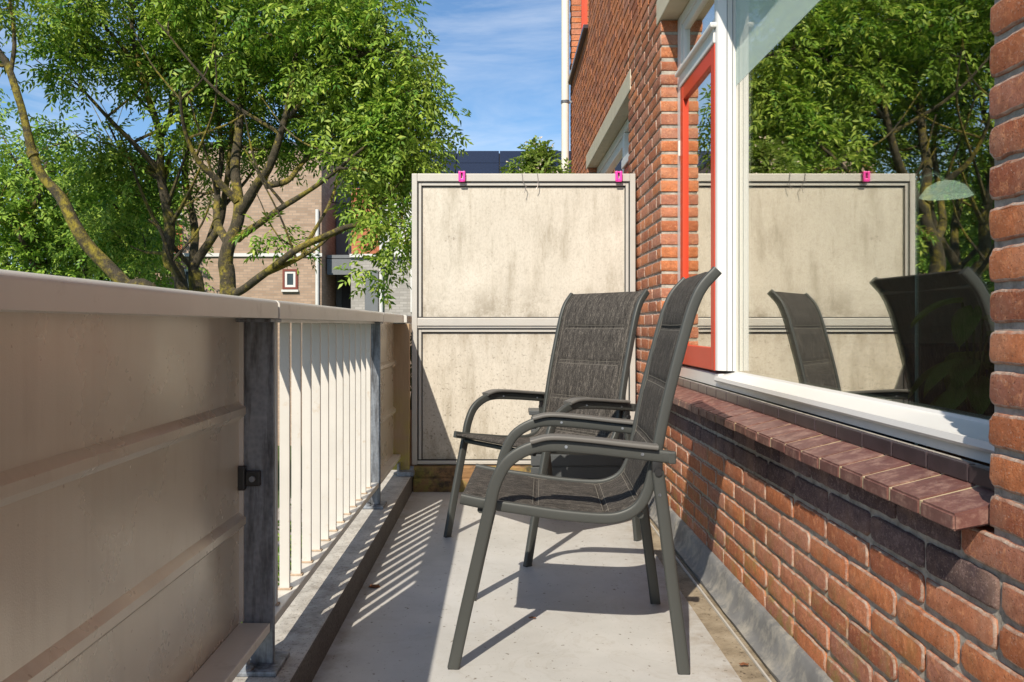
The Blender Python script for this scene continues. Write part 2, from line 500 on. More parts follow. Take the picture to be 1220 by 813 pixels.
M['leaf'] = mat_leaf('ash_leaf', [(0, (.035, .12, .016)), (.35, (.11, .26, .028)), (.7, (.28, .45, .05)), (1, (.47, .56, .10))], .40)
M['leaf_back'] = mat_leaf('far_leaf', [(0, (.09, .21, .03)), (.5, (.20, .36, .04)), (1, (.38, .50, .08))])
M['leaf_dark'] = mat_leaf('dark_leaf', [(0, (.02, .05, .015)), (.5, (.04, .085, .02)), (1, (.07, .12, .025))])
M['leaf_light'] = mat_leaf('shrub_leaf', [(0, (.09, .17, .03)), (.5, (.19, .29, .045)), (1, (.34, .42, .10))])
M['petal'] = simple('pale_petal', (.75, .66, .55), .7, var=.1)
M['petal_pink'] = simple('pink_petal', (.70, .10, .30), .7, var=.1)
M['petal_yellow'] = simple('yellow_petal', (.70, .60, .06), .7, var=.1)


def mat_bark():
    m, nt, b = newmat('mossy_bark'); g = N(nt)
    c = g.mix(g.noise(9, 7, .7, g.map((3, 3, 1))), (.030, .024, .016), (.11, .088, .055))
    c = g.mix(g.ramp(g.noise(2.6, 7, .75), [(.47, 0), (.57, .9)]), c, (.27, .22, .022))
    c = g.mix(g.ramp(g.noise(14, 6, .75), [(.44, 0), (.58, .8)]), c, (.030, .026, .014))
    c = g.mix(g.ramp(g.noise(11, 4, .7), [(.62, 0), (.68, .7)]), c, (.36, .27, .04))
    g.lk(c, b.inputs['Base Color']); b.inputs['Roughness'].default_value = .95
    g.lk(g.bump(g.noise(28, 6, .7, g.map((3, 3, 1))), .9, .02), b.inputs['Normal'])
    return m


M['bark'] = mat_bark()


def mat_far_brick(name, c1, c2, mort, sc=1.0, bw=.22, bh=.065):
    m, nt, b = newmat(name); g = N(nt)
    cmb = nt.nodes.new('ShaderNodeCombineXYZ'); s = g.xyz()
    g.lk(g.math('ADD', s[0], s[1]), cmb.inputs[0]); g.lk(s[2], cmb.inputs[1])
    t = nt.nodes.new('ShaderNodeTexBrick'); g.lk(cmb.outputs[0], t.inputs['Vector'])
    t.inputs['Color1'].default_value = (*c1, 1); t.inputs['Color2'].default_value = (*c2, 1); t.inputs['Mortar'].default_value = (*mort, 1)
    t.inputs['Scale'].default_value = sc; t.inputs['Brick Width'].default_value = bw; t.inputs['Row Height'].default_value = bh
    t.inputs['Mortar Size'].default_value = .009
    c = g.mix(g.ramp(g.noise(.9, 5), [(.4, 0), (.75, .35)]), t.outputs[0], tuple(x * .7 for x in c1))
    g.lk(c, b.inputs['Base Color']); b.inputs['Roughness'].default_value = .95
    return m


M['far_brick'] = mat_far_brick('tan_brick', (.29, .205, .145), (.41, .295, .215), (.27, .22, .175), 1, .24, .085)
M['far_grey_brick'] = mat_far_brick('grey_brick', (.27, .255, .235), (.38, .36, .335), (.25, .24, .22), 1, .24, .085)
M['far_tile'] = mat_far_brick('orange_tile', (.36, .12, .06), (.46, .17, .085), (.20, .07, .04), 1, .3, .16)
M['grey_cladding'] = simple('grey_cladding', (.13, .14, .15), .6)
M['grey_light'] = simple('pale_cladding', (.55, .55, .53), .6)
M['roof_dark'] = simple('roof_dark', (.05, .05, .055), .8)
M['solar'] = simple('solar_panel', (.010, .014, .030), .16, spec=.8, var=.1)
M['solar_frame'] = simple('solar_frame', (.02, .02, .022), .4, metal=.5)


def mat_grass():
    m, nt, b = newmat('lawn'); g = N(nt)
    c = g.ramp(g.noise(1.3, 8, .75), [(.3, (.03, .055, .012)), (.55, (.07, .115, .022)), (.8, (.12, .15, .04))])
    g.lk(c, b.inputs['Base Color']); b.inputs['Roughness'].default_value = 1
    g.lk(g.bump(g.noise(25, 6, .8), 1, .05), b.inputs['Normal'])
    return m


M['lawn'] = mat_grass()


def mat_paving():
    m, nt, b = newmat('paving'); g = N(nt)
    t = nt.nodes.new('ShaderNodeTexBrick'); g.lk(g.map((1, 1, 1)), t.inputs['Vector'])
    t.inputs['Color1'].default_value = (.27, .24, .21, 1); t.inputs['Color2'].default_value = (.36, .33, .29, 1); t.inputs['Mortar'].default_value = (.14, .13, .11, 1)
    t.inputs['Scale'].default_value = 1; t.inputs['Brick Width'].default_value = .3; t.inputs['Row Height'].default_value = .3; t.inputs['Mortar Size'].default_value = .01
    c = g.mix(g.ramp(g.noise(2, 7, .7), [(.45, 0), (.7, .5)]), t.outputs[0], (.16, .14, .10))
    g.lk(c, b.inputs['Base Color']); b.inputs['Roughness'].default_value = .9
    return m


M['paving'] = mat_paving()

# ------------------------------------------------------------------ ground
GZ = -2.9
mb = MB(); mb.add([(-700, -300, GZ), (700, -300, GZ), (700, 1200, GZ), (-700, 1200, GZ)], [(0, 1, 2, 3)])
tag(mb.build('ground', M['lawn']), kind='structure')
mb = MB(); mb.box(-4.6, -1.7, -12, 60, GZ + .004, GZ + .03)
tag(mb.build('path', M['paving']), kind='structure')

# ------------------------------------------------------------------ balcony slab
mb = MB(); mb.box(-.70, .76, -1.6, 8.9, -.24, -.004)
tag(mb.build('balcony_slab', M['kerb']), kind='structure')
mb = MB(); mb.box(-.484, .622, -1.6, 4.53, -.004, .004)
tag(mb.build('balcony_floor', M['floor']), kind='structure')
mb = MB(); mb.box(.6225, .718, -1.6, 4.53, -.004, .0015)
tag(mb.build('floor_gutter', M['gutter']), kind='structure')
mb = MB(); mb.bbox(-.70, -.484, -1.6, 8.9, -.002, .10, .006)
tag(mb.build('balcony_kerb', M['kerb']), kind='structure')
mb = MB(); mb.box(-.484, .76, 4.62, 8.9, -.003, .004)
tag(mb.build('far_balcony_floor', M['floor']), kind='structure')

# ------------------------------------------------------------------ railing
rail = thing('balcony_railing', 'beige metal balcony railing with a solid panel, white slats and grey steel posts', 'railing', (-.58, 1.96, .1))
RO = Vector((-.58, 1.96, .1))


def sub(o, root_loc):
    """mesh written in world coordinates: shift it under its thing"""
    o.data.transform(Matrix.Translation(-Vector(root_loc)))
    return o


def rp(mb_, name, mats, parent=rail, base=RO):
    return sub(mb_.build(name, mats, parent), base)


def cap_profile():
    x0, x1, z0, z1 = -.640, -.530, .937, .981
    pr = [(x0, z0), (x1, z0)]
    for k in range(6):
        a = k / 5 * math.pi / 2; r = .012
        pr.append((x1 - r + r * math.cos(a), z1 - r + r * math.sin(a)))
    for k in range(6):
        a = math.pi / 2 + k / 5 * math.pi / 2; r = .012
        pr.append((x0 + r + r * math.cos(a), z1 - r + r * math.sin(a)))
    return pr


for (a, b) in ((-1.6, 1.952), (1.968, 3.713), (3.722, 4.505)):
    mb = MB(); mb.prism(cap_profile(), a, b, 'y', smooth=True)
    rp(mb, 'capping', M['cap'])
mb = MB(); mb.box(-.62, -.55, 1.9525, 1.9675, .94, .972); rp(mb, 'capping_gasket', M['rubber'])
for yp in (-.9, 1.957, 3.697):
    mb = MB()
    mb.bbox(-.617, -.542, yp, yp + .014, .112, .937, .002)
    o = rp(mb, 'post', M['galv'])
    mb = MB(); mb.bbox(-.655, -.522, yp - .05, yp + .075, .1005, .112, .003)
    pl = rp(mb, 'foot_plate', M['galv'])
    for yb in (yp - .028, yp + .052):
        mb = MB()
        mb.lathe([(.0, .122), (.012, .122), (.020, .1165), (.021, .112)], -.600, yb, 16, 0)
        mb.lathe([(.0, .140), (.009, .140), (.0105, .136), (.0105, .118)], -.600, yb, 6, 0)
        rp(mb, 'bolt', M['galv'])
    mb = MB(); mb.bbox(-.618, -.536, yp - .045, yp + .05, .928, .9365, .002)
    rp(mb, 'top_bracket', M['galv'])
# left part: solid pressed panels
XP = -.622


def pressed_panel(y0, y1, name='panel', XP=XP):
    z = [.203, .432, .446, .462, .476, .694, .708, .724, .738, .938]
    off = [0, 0, .014, .014, 0, 0, .014, .014, 0, 0]
    pr = [(XP + o_, z_) for o_, z_ in zip(off, z)] + [(XP + o_ - .003, z_) for o_, z_ in reversed(list(zip(off, z)))]
    mb = MB(); mb.prism(pr, y0, y1, 'y')
    return rp(mb, name, M['panel'])


pressed_panel(-1.6, 1.962, 'panel')
pressed_panel(3.713, 4.497, 'panel', -.588)
# folded edge of the near panel beside the post: a pale strip standing in for its sunlit line
mb = MB(); mb.box(XP - .001, XP + .010, 1.948, 1.955, .215, .932); rp(mb, 'panel_lip', M['slat'])


def bottom_rail(y0, y1):
    x0, x1 = (-.598 if 1.96 < y0 < 3.7 else -.6215), -.548
    mb = MB(); mb.bbox(x0, x1, y0, y1, .190, .212, .003)
    return rp(mb, 'bottom_rail', M['cap'])


bottom_rail(-1.6, 1.950); bottom_rail(1.975, 3.690); bottom_rail(3.718, 4.50)
mb = MB(); mb.box(-.60, -.56, 1.975, 3.69, .928, .9365); rp(mb, 'top_rail', M['cap'])
for i in range(13):
    y = 2.075 + i * .1245
    mb = MB(); mb.bbox(-.592, -.565, y - .006, y + .006, .2125, .9275, .002)
    s = rp(mb, 'slat', M['slat'])
    mb = MB(); mb.bbox(-.597, -.560, y - .011, y + .011, .2122, .2165, .002)
    rp(mb, 'slat_foot', M['rusty'])
# black latch on the near post
mb = MB()
mb.bbox(-.606, -.571, 1.942, 1.9565, .538, .574, .003)
mb.bbox(-.632, -.6055, 1.938, 1.9566, .528, .586, .004)
latch = rp(mb, 'latch', M['black_plastic'])
mb = MB(); mb.tube([(-.588, 1.936, .556), (-.588, 1.9425, .556)], .007, 12); rp(mb, 'latch_screw', M['galv'])

# far neighbour's stretch of railing
nr = thing('balcony_railing', 'beige solid panel railing of the next balcony beyond the screen', 'railing', (-.58, 4.7, .1))
mb = MB(); mb.prism(cap_profile(), 4.64, 8.8, 'y', smooth=True); rp(mb, 'capping', M['cap'], nr, (-.58, 4.7, .1))
mb = MB(); mb.box(XP - .003, XP, 4.66, 8.8, .2, .935); rp(mb, 'panel', M['panel'], nr, (-.58, 4.7, .1))
for y in (4.7, 6.6, 8.6):
    mb = MB(); mb.box(-.617, -.545, y, y + .014, .1, .935); rp(mb, 'post', M['galv'], nr, (-.58, 4.7, .1))

# wooden post between railing and screen
mb = MB(); mb.bbox(-.604, -.500, 4.50, 4.545, .125, .93, .004)
o = mb.build('wooden_post', M['post_wood']); tag(o, 'brown weathered wooden post between the railing end and the privacy screen', 'post')
mb = MB(); mb.bbox(-.56, -.47, 4.44, 4.50, .1005, .125, .003); mb.bbox(-.56, -.548, 4.44, 4.50, .125, .17, .002)
o = mb.build('steel_bracket', M['galv']); tag(o, 'small grey steel angle bracket on the kerb at the foot of the wooden post', 'bracket')

# ------------------------------------------------------------------ privacy screen
SY = 4.55
scr = thing('privacy_screen', 'tall stained cream board balcony screen in a pale aluminium frame', 'screen', (0.13, SY, .16))
SB = (0.13, SY, .16)
XL, XR = -.492, .752


def sp(mb_, name, m): return rp(mb_, name, m, scr, SB)


for (x0, x1) in ((XL, XL + .030), (XR - .030, XR)):
    mb = MB(); mb.bbox(x0, x1, SY, SY + .05, .145, 1.765, .003); sp(mb, 'frame_post', M['screen_frame'])
mb = MB(); mb.bbox(XL + .0305, XR - .0305, SY + .001, SY + .049, 1.722, 1.765, .003); sp(mb, 'top_rail', M['screen_frame'])
for zc0, zc1 in ((.918, .962),):
    mb = MB(); mb.bbox(XL + .0305, XR - .0305, SY + .001, SY + .049, zc0, zc1, .003)
    mb.bbox(XL + .0305, XR - .0305, SY + .008, SY + .04, zc0 - .012, zc0 - .0005, .002)
    sp(mb, 'mid_rail', M['screen_frame'])
mb = MB(); mb.bbox(XL + .0305, XR - .0305, SY + .001, SY + .049, .148, .168, .003); sp(mb, 'bottom_rail', M['screen_frame'])
for (z0, z1) in ((.9625, 1.7215), (.1685, .9055)):
    xa, xb = XL + .0305, XR - .0305
    mb = MB(); mb.box(xa, xb, SY + .024, SY + .030, z0, z1); sp(mb, 'board', M['board'])
    t = .016
    mb = MB()   # black gasket then glazing bead
    for (a, b, c, d) in ((xa, xa + .006, z0, z1), (xb - .006, xb, z0, z1), (xa + .006, xb - .006, z1 - .006, z1), (xa + .006, xb - .006, z0, z0 + .005)):
        mb.box(a, b, SY + .006, SY + .0238, c, d)
    for (a, b, c, d) in ((xa + t + .006, xa + t + .0115, z0 + .005, z1 - .006), (xb - t - .0115, xb - t - .006, z0 + .005, z1 - .006), (xa + t + .0115, xb - t - .0115, z1 - t - .0115, z1 - t - .006)):
        mb.box(a, b, SY + .019, SY + .0238, c, d)
    sp(mb, 'gasket', M['rubber'])
    mb = MB()
    mb.bbox(xa + .0062, xa + t + .0058, SY + .010, SY + .0236, z0 + .0052, z1 - .0062, .002)
    mb.bbox(xb - t - .0058, xb - .0062, SY + .010, SY + .0236, z0 + .0052, z1 - .0062, .002)
    mb.bbox(xa + t + .006, xb - t - .006, SY + .010, SY + .0236, z1 - t - .0058, z1 - .0062, .002)
    sp(mb, 'bead', M['screen_frame'])
# wall bracket
mb = MB(); mb.bbox(XR, .764, SY + .01, SY + .04, .99, 1.03, .002); sp(mb, 'wall_bracket', M['galv'])

# pink pegs
peg = thing('clothes_peg', 'left one of two pink clothes pegs on the screen top', 'clothes peg', (-.213, SY - .004, 1.742), group='pink pegs on the screen')
mb = MB()
for s in (-1, 1):
    mb.bbox(s * .012 - .007, s * .012 + .007, -.016, .0, -.022, .034, .004)
    mb.bbox(s * .012 - .007, s * .012 + .007, .052, .064, -.012, .034, .004)
mb.bbox(-.018, .018, -.014, .0, -.026, -.006, .005)
mb.bbox(-.018, .018, -.012, .062, .0245, .033, .003)
mb.build('grip', M['pink'], peg)
mb = MB(); mb.tube([(-.006 + .002 * math.cos(a), -.012, .005 + .006 * math.sin(a)) for a in np.linspace(0, 12, 30)], .0012, 6)
mb.build('spring', M['wire'], peg)
p2 = copy_tree(peg); p2.location = (.657, SY - .004, 1.742); p2['label'] = 'right one of two pink clothes pegs, at the brick wall end of the screen'
# wire hooks over the screen
for i, (x, lab) in enumerate(((.120, 'thin bent wire hook over the screen top, left one nearest the middle stain'), (.205, 'thin bent wire hook over the screen top, right one of the two'))):
    mb = MB(); dx = (-.01, .012)[i]
    mb.tube([(x + dx * .6, SY + .054, 1.72), (x, SY + .054, 1.768), (x, SY + .025, 1.7685), (x, SY - .004, 1.767), (x + .006, SY - .006, 1.72), (x + .014 - dx, SY - .008, 1.69), (x + .004 - dx, SY - .01, 1.655 + .02 * i)], .0018, 6)
    tag(mb.build('wire_hook', M['wire']), lab, 'hook', 'wire hooks on the screen')

# timber beams under the screen
for i, (z0, z1, y0, lab) in enumerate(((.004, .078, 4.50, 'lower mossy timber beam lying on the balcony floor under the screen'),
                                       (.080, .143, 4.515, 'upper mossy timber beam right under the screen frame'))):
    mb = MB(); L = 26
    prof = []
    for k in range(L + 1):
        x = -.478 + k * (1.13 / L)
        prof.append(x)
    for k in range(L):
        pass
    n0 = len(prof)
    v = []; f = []
    for k, x in enumerate(prof):
        for j, (yy, zz) in enumerate(((y0, z0), (y0 + .09, z0), (y0 + .09, z1 - .006), (y0 + .084, z1), (y0 + .008, z1), (y0, z1 - .01), (y0 - .002, (z0 + z1) / 2))):
            q = noise.noise(Vector((x * 9, j * 3.1 + i * 9, 0))) * .003
            v.append((x, yy + q, zz + q * (0 if j < 2 else .8) - (.0018 if j in (3, 4) else 0)))
    m_ = 7
    for k in range(n0 - 1):
        for j in range(m_):
            f.append((k * m_ + j, k * m_ + (j + 1) % m_, (k + 1) * m_ + (j + 1) % m_, (k + 1) * m_ + j))
    f += [tuple(range(m_))[::-1], tuple(range((n0 - 1) * m_, n0 * m_))]
    mb.add(v, f, 0)
    tag(mb.build('timber_beam', M['timber']), lab, 'beam', 'timber beams under the screen')
mb = MB(); mb.bbox(.0, .62, 4.40, 4.49, .005, .052, .004)
tag(mb.build('timber_block', M['timber']), 'short pale timber plank on the floor behind the chairs, below the grey box', 'timber')

# grey slatted storage box behind the chairs
cr = thing('storage_box', 'dark grey slatted plastic box standing behind the far chair', 'box', (.40, 4.33, .053))
mb = MB()
mb.box(-.232, .232, -.060, .055, 0, .40)
for k in range(6):
    mb.bbox(-.24, .24, -.068, -.0605, .004 + k * .066, .062 + k * .066, .003)
mb.build('body', M['crate'], cr)
mb = MB(); mb.bbox(-.25, .25, -.078, .065, .4005, .425, .004); mb.build('lid', M['crate'], cr)

# ------------------------------------------------------------------ chairs
def catmull(pts, n=8):
    pts = [Vector(p) for p in pts]; out = []
    P = [pts[0] * 2 - pts[1]] + pts + [pts[-1] * 2 - pts[-2]]
    for i in range(1, len(P) - 2):
        p0, p1, p2, p3 = P[i - 1:i + 3]
        for k in range(n):
            t = k / n
            out.append(.5 * ((2 * p1) + (-p0 + p2) * t + (2 * p0 - 5 * p1 + 4 * p2 - p3) * t * t + (-p0 + 3 * p1 - 3 * p2 + p3) * t ** 3))
    out.append(pts[-1]); return out


RAILP = [(.016, .446), (.06, .437), (.103, .430), (.19, .418), (.286, .405), (.40, .397), (.455, .405), (.495, .430), (.520, .475), (.537, .545),
         (.558, .653), (.580, .75), (.602, .835), (.622, .91), (.640, .968), (.664, 1.018), (.704, 1.063)]


def resample(pts, n):
    L = [0]
    for a, b in zip(pts, pts[1:]): L.append(L[-1] + (b - a).length)
    out = []
    j = 0
    for k in range(n):
        d = L[-1] * k / (n - 1)
        while j < len(pts) - 2 and L[j + 1] < d: j += 1
        t = (d - L[j]) / max(1e-9, L[j + 1] - L[j]); out.append(pts[j].lerp(pts[j + 1], t))
    return out, L[-1]


def make_chair(label):
    root = thing('garden_chair', label, 'chair', group='garden chairs on the balcony')
    H = .272      # half width at the legs
    HR = .238     # side rails of the sling
    def c3(s, z, w): return Vector((s, w, z))      # local x = towards the back, y = width, z = up
    for w in (-1, 1):
        W = w * H
        arm = [(.0, 0), (.030, .14), (.062, .28), (.096, .427), (.111, .490), (.143, .550), (.200, .587), (.262, .597), (.36, .591), (.47, .580), (.575, .568)]
        path, _ = resample(catmull([c3(s, z, 0) for s, z in arm], 8), 60)
        path = [p + Vector((0, W, 0)) for p in path]
        mb = MB(); mb.ribbon_tube(path, .0165, .0105, (0, 1, 0)); mb.build('arm_frame', M['chair_metal'], root)
        # arm pad
        pad = [(.206, .6075), (.262, .6190), (.36, .6130), (.45, .6035), (.540, .5945)]
        pp = catmull([c3(s, z, 0) for s, z in pad], 5)
        pp = [p + Vector((0, W, 0)) for p in pp]
        mb = MB(); mb.ribbon_tube(pp, .0070, .0245, (0, 1, 0), power=5); mb.build('armrest', M['arm_pad'], root)
        mb = MB(); mb.bbox(.568, .588, W - .012, W + .012, .551, .5835, .004); mb.build('end_cap', M['chair_metal'], root)
        # rear leg
        lg = [c3(.541, .53, W), c3(.556, .42, W), c3(.577, .25, W), c3(.598, .09, W), c3(.609, 0, W)]
        mb = MB(); mb.ribbon_tube(lg, .0165, .0105, (0, 1, 0)); mb.build('leg', M['chair_metal'], root)
        mb = MB(); mb.bbox(.526, .554, W - .007, W + .007, .520, .566, .003)
        mb.tube([(.541, W - .016, .530), (.541, W + .016, .530)], .010, 14); mb.build('hinge', M['black_plastic'], root)
        # foot caps
        for (s, z) in ((.001, .0), (.6087, .0)):
            mb = MB(); mb.bbox(s - .0155, s + .0155, W - .0098, W + .0098, -.0012, .004, .002); mb.build('foot_cap', M['black_plastic'], root)
        for (s, z) in ((.545, .470), (.30, .5945), (.50, .5765)):
            mb = MB(); mb.tube([(s, W - .0125, z), (s, W + .0125, z)], .0042, 10); mb.build('screw', M['galv'], root)
        # side rail of the sling
        rp_, L = resample(catmull([c3(s, z, 0) for s, z in RAILP], 8), 90)
        rr = [p + Vector((0, w * HR, 0)) for p in rp_]
        mb = MB(); mb.ribbon_tube(rr, .0145, .0095, (0, 1, 0)); mb.build('side_rail', M['chair_metal'], root)
    # cross bars
    for (s, z) in ((.070, .414), (.50, .405)):
        mb = MB(); mb.tube([c3(s, z, -.232), c3(s, z, .232)], .0095, 12); mb.build('crossbar', M['chair_metal'], root)
    mb = MB(); mb.tube([c3(.672, 1.022, -.235), c3(.672, 1.022, .235)], .008, 12); mb.build('crossbar', M['chair_metal'], root)
    # sling
    n, mm = 150, 22
    pr, L = resample(catmull([c3(s, z, 0) for s, z in RAILP], 8), n)
    seams = [.012, .212, .405, .50, .665, .822, .985, 1.0]
    seams = [q * 1.0 for q in (.0, .20, .395, .485, .66, .83, 1.0)]
    Lt = L
    SE = [0, .205 / Lt, .40 / Lt, .50 / Lt, .66 / Lt, .825 / Lt, .985 / Lt, 1.0]
    mb = MB(); top = []; bot = []
    for i, p in enumerate(pr):
        u = i / (n - 1)
        t = (pr[min(i + 1, n - 1)] - pr[max(i - 1, 0)]).normalized()
        nrm = Vector((-t.z, 0, t.x))          # upward/forward side
        seg = next(k for k in range(len(SE) - 1) if u <= SE[k + 1] + 1e-9)
        q = (u - SE[seg]) / (SE[seg + 1] - SE[seg])
        puff = max(0, 1 - abs(2 * q - 1) ** 5) ** .6
        for j in range(mm + 1):
            a = -1 + 2 * j / mm
            y = a * (HR - .008)
            cross = max(0, 1 - abs(a / .93) ** 8) if abs(a) < .93 else 0
            wr = noise.noise(Vector((u * 40, a * 5, 3))) * .0012 + noise.noise(Vector((u * 11, a * 3, 8))) * .0015
            sag = -.004 * (1 - a * a) * math.sin(math.pi * min(1, max(0, (u) * 2.0))) if u < .5 else -.010 * (1 - a * a) * math.sin(math.pi * (u - .5) * 2)
            h = .004 + .0125 * puff * cross + wr * cross
            top.append(p + nrm * (h + sag) + Vector((0, y, 0)))
            bot.append(p + nrm * (-.003 - .006 * puff * cross + sag) + Vector((0, y, 0)))
    W1 = mm + 1
    v = top + bot; off = len(top); f = []
    for i in range(n - 1):
        for j in range(mm):
            a = i * W1 + j
            f.append((a, a + 1, a + W1 + 1, a + W1)); f.append((off + a, off + a + W1, off + a + W1 + 1, off + a + 1))
        a = i * W1; f.append((a, a + W1, off + a + W1, off + a))
        a = i * W1 + mm; f.append((a, off + a, off + a + W1, a + W1))
    for j in range(mm):
        f.append((j, off + j, off + j + 1, j + 1))
        a = (n - 1) * W1 + j; f.append((a, a + 1, off + a + 1, off + a))
    mb.add(v, f, 0, True)
    sling = mb.build('sling', M['fabric'], root)
    uvl = sling.data.uv_layers.new(name='threads')
    for lp in sling.data.loops:
        q_ = lp.vertex_index % off
        uvl.data[lp.index].uv = ((q_ // W1) / (n - 1) * L, (q_ % W1) / mm * .46)
    # stitched seams
    for sgi in range(1, len(SE) - 1):
        i = int(round(SE[sgi] * (n - 1)))
        for di in (-1, 1):
            k0 = i + di
            pts = [top[k0 * W1 + j] + Vector((0, 0, .0004)) for j in range(2, mm - 1)]
            mb = MB(); mb.tube(pts, .0009, 5); mb.build('stitching', M['stitch'], sling)
    for a_ in (.95, -.95):
        j = int(round((a_ + 1) / 2 * mm)); j = min(max(j, 1), mm - 1)
        pts = [top[k * W1 + j] + Vector((-.0012, 0, .0006)) for k in range(3, n - 3, 2)]
        mb = MB(); mb.tube(pts, .0008, 5); mb.build('stitching', M['stitch'], sling)
    return root


c1 = make_chair('grey padded garden chair in front, facing left with its back beside the window')
th = math.radians(-3.0)
c1.rotation_euler = (0, 0, th)
# origin = middle between the front feet
ax = Vector((math.cos(th), math.sin(th), 0)); ay = Vector((-math.sin(th), math.cos(th), 0))
c1.location = Vector((-.125, 2.187, .005)) + ay * .272
c2 = copy_tree(c1)
c2['label'] = 'grey padded garden chair further back, turned towards the railing in front of the screen'
th2 = math.atan2(.61, .79); c2.rotation_euler = (0, 0, th2); c2.location = (-.063, 3.33, .005)

# ------------------------------------------------------------------ dead leaves on the floor
for i, (x, y, lab) in enumerate(((-.44, 2.86, 'brown dead leaf on the floor against the dark kerb edge'), (.10, 2.55, 'tiny dry leaf scrap on the grey floor under the front chair'), (.655, 2.2, 'dry leaf scrap in the dirty strip beside the lead flashing'))):
    mb = MB(); r = (.014, .008, .009)[i]
    v = [(x + r * math.cos(a) * 1.5, y + r * math.sin(a) * .7, .007 + .006 * abs(math.sin(a * 2 + i))) for a in np.linspace(0, 2 * math.pi, 9)[:-1]]
    v2 = [(a, b, c - .0015) for a, b, c in v]
    mb.add(v + v2, [tuple(range(8)), tuple(range(8, 16))[::-1]] + [(k, (k + 1) % 8, 8 + (k + 1) % 8, 8 + k) for k in range(8)])
    tag(mb.build('dead_leaf', simple('dead_leaf_%d' % i, (.15, .055, .02), .8)), lab, 'leaf')

# ------------------------------------------------------------------ the brick house
XW = .765
PZ = .0637; ZB = .785 - PZ * 12     # course lines
house = thing('brick_house', 'red brick house with white and red framed windows along the balcony', 'house', (XW, 2.0, 0))
HB = (XW, 2.0, 0)


def hp(mb_, name, m, parent=None): return rp(mb_, name, m, parent or house, HB)


Y0, Y1, Z0, Z1 = -1.6, 8.93, -2.9, 5.9
holes = [(1.284, 3.905, .598, 2.378), (4.89, 7.17, .60, 2.30), (7.10, 8.78, 3.53, 5.1), (1.6, 3.9, 3.53, 5.1)]
wall = MB()
e = .0065
ys = sorted({Y0, Y1 - e} | {h[0] - e for h in holes} | {h[1] + e for h in holes})
zs = sorted({Z0, Z1} | {h[2] - e for h in holes} | {h[3] + e for h in holes})
for a, b in zip(ys, ys[1:]):
    for c, d in zip(zs, zs[1:]):
        ym, zm = (a + b) / 2, (c + d) / 2
        if any(h[0] - e <= ym <= h[1] + e and h[2] - e <= zm <= h[3] + e for h in holes): continue
        wall.box(XW + e, XW + .20, a, b, c, d, 1)


def brick(mb, y0, y1, z0, z1, near, mi, depth, rnd):
    jx = rnd.uniform(-.0012, .0012)
    x = XW + jx
    if not near:
        b = .003
        v = [(x, y0 + b, z0 + b), (x, y1 - b, z0 + b), (x, y1 - b, z1 - b), (x, y0 + b, z1 - b),
             (x + b, y0, z0), (x + b, y1, z0), (x + b, y1, z1), (x + b, y0, z1),
             (x + depth, y0, z0), (x + depth, y1, z0), (x + depth, y1, z1), (x + depth, y0, z1)]
        f = [(0, 3, 2, 1)] + [(i, (i + 1) % 4, 4 + (i + 1) % 4, 4 + i) for i in range(4)] + [(4 + i, 4 + (i + 1) % 4, 8 + (i + 1) % 4, 8 + i) for i in range(4)]
        mb.add(v, f, mi); return
    L, H = y1 - y0, z1 - z0
    nl = max(4, int(L / .014)); nh = 4
    out = []
    for k in range(nl): out.append((y0 + L * k / nl, z0))
    for k in range(nh): out.append((y1, z0 + H * k / nh))
    for k in range(nl): out.append((y1 - L * k / nl, z1))
    for k in range(nh): out.append((y0, z1 - H * k / nh))
    cy, cz = (y0 + y1) / 2, (z0 + z1) / 2
    ph = rnd.uniform(0, 100)
    ring = []
    n = len(out)
    for i, (yy, zz) in enumerate(out):
        j = noise.noise(Vector((yy * 45, zz * 45, ph))) * .0022 + noise.noise(Vector((yy * 160, zz * 160, ph + 3))) * .0016
        corner = i in (0, nl, nl + nh, 2 * nl + nh)
        dy = (1 if yy > cy else -1) if abs(abs(yy - cy) - L / 2) < 1e-6 else 0
        dz = (1 if zz > cz else -1) if abs(abs(zz - cz) - H / 2) < 1e-6 else 0
        q = j - (.0016 + rnd.random() ** 4 * .005 if corner else 0)
        ring.append((yy + dy * q, zz + dz * q, dy, dz, corner))
    v = []
    for (d, ins) in ((0, .0046), (.0009, .0021), (.0036, .0002), (depth, 0)):
        for (yy, zz, dy, dz, c) in ring:
            ii = ins * (1.15 if c else 1)
            jj = noise.noise(Vector((yy * 70, zz * 70, ph + 5))) * .0011 if d < .003 else 0
            v.append((x + d + jj, yy - dy * ii, zz - dz * ii))
    f = [tuple(range(n))[::-1]]
    f += [(2 * n + i, 2 * n + (i + 1) % n, 3 * n + (i + 1) % n, 3 * n + i) for i in range(n)]
    base_i = len(mb.v)
    mb.add(v, f, mi, True)
    mb.s[len(mb.s) - len(f)] = False
    ei = 3 if mi == 0 else mi
    for r_ in range(2):
        for i in range(n):
            mb.f.append([base_i + q for q in (r_ * n + i, r_ * n + (i + 1) % n, (r_ + 1) * n + (i + 1) % n, (r_ + 1) * n + i)]); mb.m.append(ei); mb.s.append(True)


